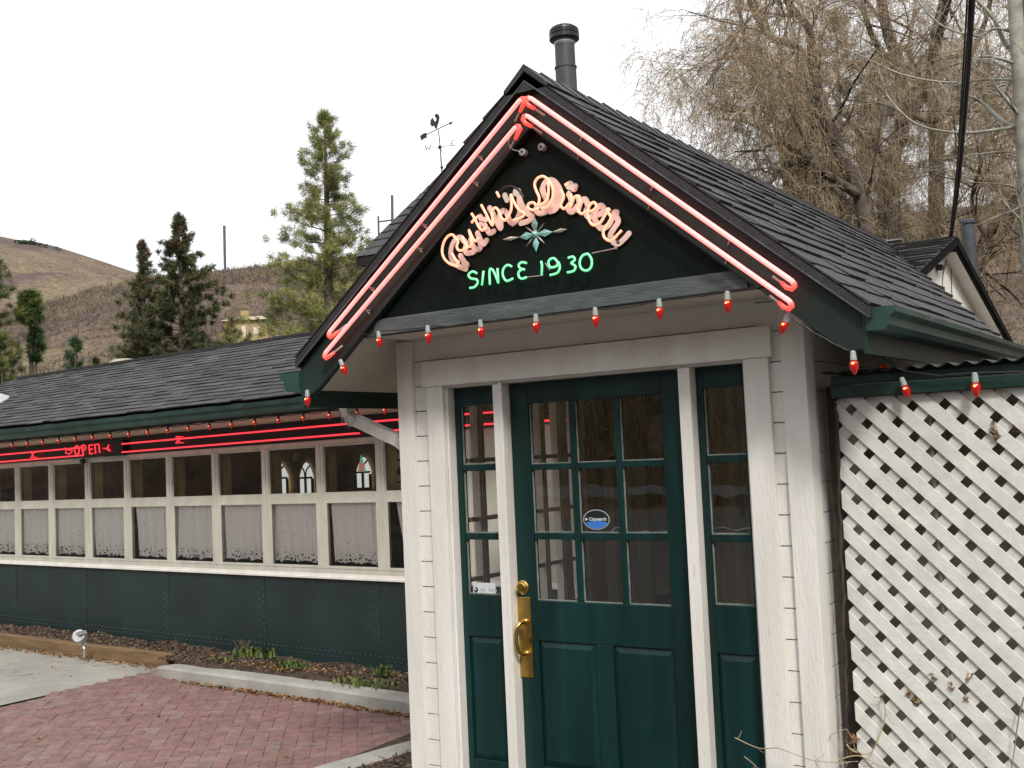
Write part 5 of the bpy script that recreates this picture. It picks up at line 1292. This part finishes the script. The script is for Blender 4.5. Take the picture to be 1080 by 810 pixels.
def needles(C, n, L_, w, rng, bias=None, upb=.15):
    """n thin triangles around each centre"""
    K = len(C); c = np.repeat(C, n, 0)+rng.normal(size=(K*n, 3))*L_*.22
    d = rng.normal(size=(K*n, 3)); 
    if bias is not None: d += np.repeat(bias, n, 0)*.8
    d[:, 2] += upb; d /= np.linalg.norm(d, axis=1)[:, None]; s_ = np.cross(d, rng.normal(size=(K*n, 3))); s_ /= np.linalg.norm(s_, axis=1)[:, None]
    L2 = L_*rng.uniform(.6, 1.2, (K*n, 1)); V = np.stack([c-s_*w, c+s_*w, c+d*L2], 1).reshape(-1, 3)
    return V, np.arange(K*n*3).reshape(-1, 3)
def conifer(name, base, top, rad, label, seed, mats, nb=120, tuft=16, nl=.16, nw=.008, tper=7, shape=.8, droop=.0, up=.35, gap=.25, rustfrom=None, lean=0, group=None, y0=.1, trunk=None, cat='tree'):
    rng = np.random.default_rng(seed); base = np.array(base, float); top = np.array(top, float); H = np.linalg.norm(top-base)
    o = thing(name, base, label, cat, group); m = MB(); m.tube([base, base+(top-base)*.5, top], [H*.02+.03, H*.012+.015, .008], 8); C = []; B = []; hh = []
    for k in range(nb):
        t = y0+(1-y0)*(k+rng.random())/nb; t = min(t, .985); p = base+(top-base)*t; a = k*2.4+rng.normal()*.5
        r = rad*(1-t)**shape*rng.uniform(.55, 1.15)+.06
        if rng.random() < gap*.5: r *= .5
        sl = up*t-droop*(1-t)*1.2; e = p+np.array([math.cos(a)*r, math.sin(a)*r, r*(sl+rng.normal()*.1)])
        mid = (p+e)/2+np.array([0, 0, -.06*r]); e = e+np.array([0, 0, .08*r])
        m.tube([p, mid, e], [max(.005, .014*r), .008, .004], 4)
        n = max(2, int(tper*r/rad*2)+1)
        for j in range(n):
            s_ = .3+.7*(j+rng.random()*.6)/n; q_ = p*(1-s_)**1+e*s_; q_ = q_+np.array([rng.normal()*.16*r*s_, rng.normal()*.16*r*s_, rng.normal()*.05*r-.02*r]); C.append(q_); B.append((e-p)/(np.linalg.norm(e-p)+1e-6)); hh.append(t)
    for j in range(4): C.append(top-(top-base)/H*.06*j*H*.1); B.append((top-base)/H); hh.append(1)
    C = np.array(C); B = np.array(B); hh = np.array(hh)
    m.build('trunk', trunk or BARK, o, smooth=True)
    V, F = needles(C, tuft, nl, nw, rng, B)
    K = len(C); mi = np.repeat(rng.choice(len(mats), K, p=[.5, .5] if len(mats) == 2 else [.5, .32, .18]), tuft)
    if rustfrom is not None:
        pr = np.clip((hh-rustfrom)*2.2, 0, .75); ru = rng.random(K) < pr; mi = np.where(np.repeat(ru, tuft), 2, np.repeat(rng.integers(0, 2, K), tuft))
    raw('crown', V, F, mats, o, mi); return o
p = gz(345, 22)
conifer('pine_tree', p, at(342, 119, 22), 2.5, 'open olive green pine left of the gable, rising above the diner roof', 3, PINE, nb=165, tuft=64, nl=.16, nw=.0048, tper=12, shape=.75, up=.45, gap=.5, y0=.12)
conifer('spruce_tree', gz(192, 40), at(188, 228, 40), 3.5, 'taller dark spruce of the pair on the hillside, rusty near its top', 4, SPRU, nb=150, tuft=70, nl=.2, nw=.012, tper=13, shape=.9, up=.5, droop=.2, gap=.9, rustfrom=.82, group='spruces beyond the diner')
conifer('spruce_tree', gz(152, 41), at(150, 256, 41), 2.6, 'shorter thinner spruce of the pair on the hillside, left of the taller', 5, SPRU, nb=110, tuft=64, nl=.2, nw=.012, tper=9, shape=1.0, up=.4, droop=.2, gap=.9, rustfrom=.72, group='spruces beyond the diner')
conifer('pine_tree', gz(-22, 28), at(-14, 262, 28), 1.5, 'green pine cut by the left edge of the photo', 6, [YG[0], YG[1]], nb=90, tuft=60, nl=.15, nw=.006, tper=8, shape=.5, up=.3)
conifer('young_pine', gz(76, 27), at(79, 358, 27), .65, 'small young green pine just above the diner roof at left', 7, BUSHG, nb=60, tuft=50, nl=.13, nw=.006, tper=6, shape=.6, up=.6)
conifer('young_pine', gz(100, 27), at(102, 379, 27), .3, 'tiny green pine tip beside the young pine', 8, BUSHG, nb=24, tuft=20, nl=.12, nw=.011, tper=5, shape=.6, up=.6)
conifer('shrub', gz(2, 25), at(2, 380, 25), .5, 'yellow green shrub at the left edge behind the roof vent', 9, [YG[0], BUSHG[0]], nb=40, tuft=50, nl=.13, nw=.007, tper=6, shape=.4, up=.6)
conifer('shrub', gz(33, 29), at(31, 309, 29), .42, 'round yellow green shrub branch beside the left edge pine', 10, [YG[0], BUSHG[0]], nb=40, tuft=50, nl=.14, nw=.007, tper=6, shape=.3, up=.5, y0=.87)
conifer('shrub', gz(38, 29), at(37, 346, 29), .35, 'small low green shrub right of the left edge pine', 19, BUSHG, nb=30, tuft=24, nl=.13, nw=.007, tper=6, shape=.4, up=.5, y0=.84)
for u, vt, D_, rad, sd_, lb in ((882, 15, 27, 3.2, 31, 'olive evergreen showing through the willow twigs, tallest of the conifers at right'), (925, 60, 29, 2.6, 32, 'dull evergreen behind the thick willow trunk'), (868, 150, 19, 1.3, 33, 'low dark green evergreen just over the porch roof ridge'), (845, 80, 26, 1.4, 34, 'narrow brownish evergreen left of the tallest conifer at right')):
    conifer('evergreen_tree', gz(u, D_), at(u, vt, D_), rad, lb, sd_, EVER if sd_ != 33 else [EVER[1], BUSHG[0]], nb=130, tuft=40, nl=.22, nw=.008, tper=9, shape=.6, up=.2, droop=.3, group='evergreens among the bare trees')

# brush on the hillsides: one mass of small bare shrubs
rng = np.random.default_rng(77); st = []; dd = []; ln_ = []; rr_ = []; Mi = []
cnt = 0
while cnt < 9000:
    u = rng.uniform(-60, 1120); D_ = rng.uniform(28, 122)**1.0
    p = at(u, 300, D_); z = hz(p[0], p[1]); s_ = rng.uniform(.45, 1.0)*(.45+D_/150)
    n = 9
    for k in range(n):
        st.append((p[0]+rng.normal()*.35*s_, p[1]+rng.normal()*.35*s_, z-.05)); dd.append((rng.normal()*.9, rng.normal()*.9, 1)); ln_.append(s_*rng.uniform(.4, .8)); rr_.append(.00034*D_+.005)
    Mi += [int(rng.integers(0, 4))]*n; cnt += 1
V, F, E = tubes_np(st, dd, ln_, rr_, -.02, 3, .7)
BR = [paint('brush_%s' % n, c, .9, .2, 2) for n, c in (('mauve', (.17, .13, .12)), ('brown', (.15, .11, .08)), ('straw', (.26, .21, .11)), ('grey', (.2, .165, .14)))]
o = raw('hillside_brush', V, F, BR, mi=np.repeat(Mi, 9)); tag(o, 'mauve and straw coloured leafless scrub covering the hillsides', 'scrub', kind='stuff')
# far dark dots on the far ridge
rng = np.random.default_rng(5); VV = []; FF = []; off = 0
for (u, n, s_) in ((28, 9, 1.1), (38, 5, .9), (55, 2, 1.0)):
    for k in range(n):
        uu = u+rng.normal()*6; D_ = 412; p = at(uu, 256, D_); z = hz(p[0], p[1]); C = np.array([[p[0], p[1], z+s_*.5]]); C = np.repeat(C, 12, 0)+rng.normal(size=(12, 3))*s_*.5
        V, F = needles(C, 4, s_*.6, s_*.2, rng); VV.append(V); FF.append(F+off); off += len(V)
raw_o = raw('ridge_junipers', np.concatenate(VV), np.concatenate(FF), BUSHG[1]); tag(raw_o, 'dark juniper scrub dotted along the distant hilltop', 'scrub', kind='stuff')
# tan house on the hillside
p = at(258, 345, 62); zt_ = at(258, 331, 62)[2]; ho = thing('hillside_house', (p[0], p[1], hz(p[0], p[1])), 'tan stucco house half hidden on the hillside behind the pine', 'house')
rt = cr0*1.0; fw = np.array([-cr0[1], cr0[0], 0.]); z0 = hz(p[0], p[1])-1
def hb(mb, a0, a1, b0_, b1_, z0_, z1_, mi=0):
    c = [p+rt*a+fw*b for a, b in ((a0, b0_), (a1, b0_), (a1, b1_), (a0, b1_))]; mb.prism([(q_[0], q_[1], z0_) for q_ in c], (0, 0, z1_-z0_), mi)
zb_ = at(258, 338, 62)[2]
m = MB(); hb(m, -1.2, 1.25, 0, 2.2, z0, zb_); m.build('wall', STUCCO, ho)
m = MB(); c = [p+rt*a+fw*b for a, b in ((-1.3, -.2), (1.35, -.2), (1.35, 2.4), (-1.3, 2.4))]; r0_, r1_ = p+rt*-.6+fw*1.1, p+rt*.7+fw*1.1
m.add([(q_[0], q_[1], zb_+.005) for q_ in c]+[(r0_[0], r0_[1], zt_), (r1_[0], r1_[1], zt_)], [(0, 1, 5, 4), (1, 2, 5), (2, 3, 4, 5), (3, 0, 4)]); m.build('roof', HROOF, ho)
m = MB(); hb(m, -.35, .05, .6, 1.0, zb_, at(258, 326, 62)[2]); m.build('chimney', STUCCO, ho)
m = MB(); hb(m, -.15, .05, -.03, -.005, zb_-.9, zb_-.3); hb(m, .5, .8, -.03, -.005, zb_-.8, zb_-.4); m.build('window', CURT_IN, ho)
conifer('shrub', gz(243, 50), at(244, 336, 50), .9, 'leafless olive shrub in front of the tan hillside house', 41, [PINE[0], BR[1] if 'BR' in globals() else PINE[1]], nb=40, tuft=50, nl=.2, nw=.008, tper=6, shape=.4, up=.6, y0=.3)
# utility pole
p0_ = at(237.5, 292, 108); p1_ = at(236.5, 238, 108); m = MB(); m.tube([p0_, p1_], .14, 6); tag(m.build('utility_pole', POLEM), 'lone wooden utility pole on the hill skyline', 'pole')
# pale boulder behind the diner roof
p = at(131, 381, 24); m = MB(); rng = np.random.default_rng(3); m.lathe(p+np.array([0, 0, -.5]), (0, 0, 1), [(0, .45), (.3, .42), (.46, .34), (.54, .2), (.56, .02)], 12)
o = m.build('boulder', BOULD, smooth=True); tag(o, 'pale flat topped boulder showing just above the diner ridge', 'boulder')
# bank across the road behind the viewpoint (what the window glass reflects)
rng = np.random.default_rng(9)
gr_ = thing('guard_rail', (2, -21, G), 'galvanised guard rail across the road, seen in the door glass', 'guard rail')
m = MB(); m.box(-20, 22, -21.05, -20.98, .35, .62); m.build('rail', GALV, gr_)
for k in range(11): m = MB(); m.box(-20+4.1*k, -19.88+4.1*k, -21.2, -21.06, G-.3, .6); m.build('post', POLEM, gr_)
st = []; dd = []; ln_ = []
for k in range(9000):
    x = rng.uniform(-24, 24); y = rng.uniform(-40, -25); st.append((x, y, hz(x, y)-.1)); dd.append((rng.normal()*.3, rng.normal()*.3, 1)); ln_.append(rng.uniform(1, 3.2))
V, F, E = tubes_np(st, dd, ln_, .03, .0, 3, .6)
o = raw('roadside_brush', V, F, BR[:2]+[BR[2]], mi=np.repeat(rng.integers(0, 3, len(st)), 9)); tag(o, 'brown leafless roadside brush reflected in the windows', 'brush', kind='stuff')
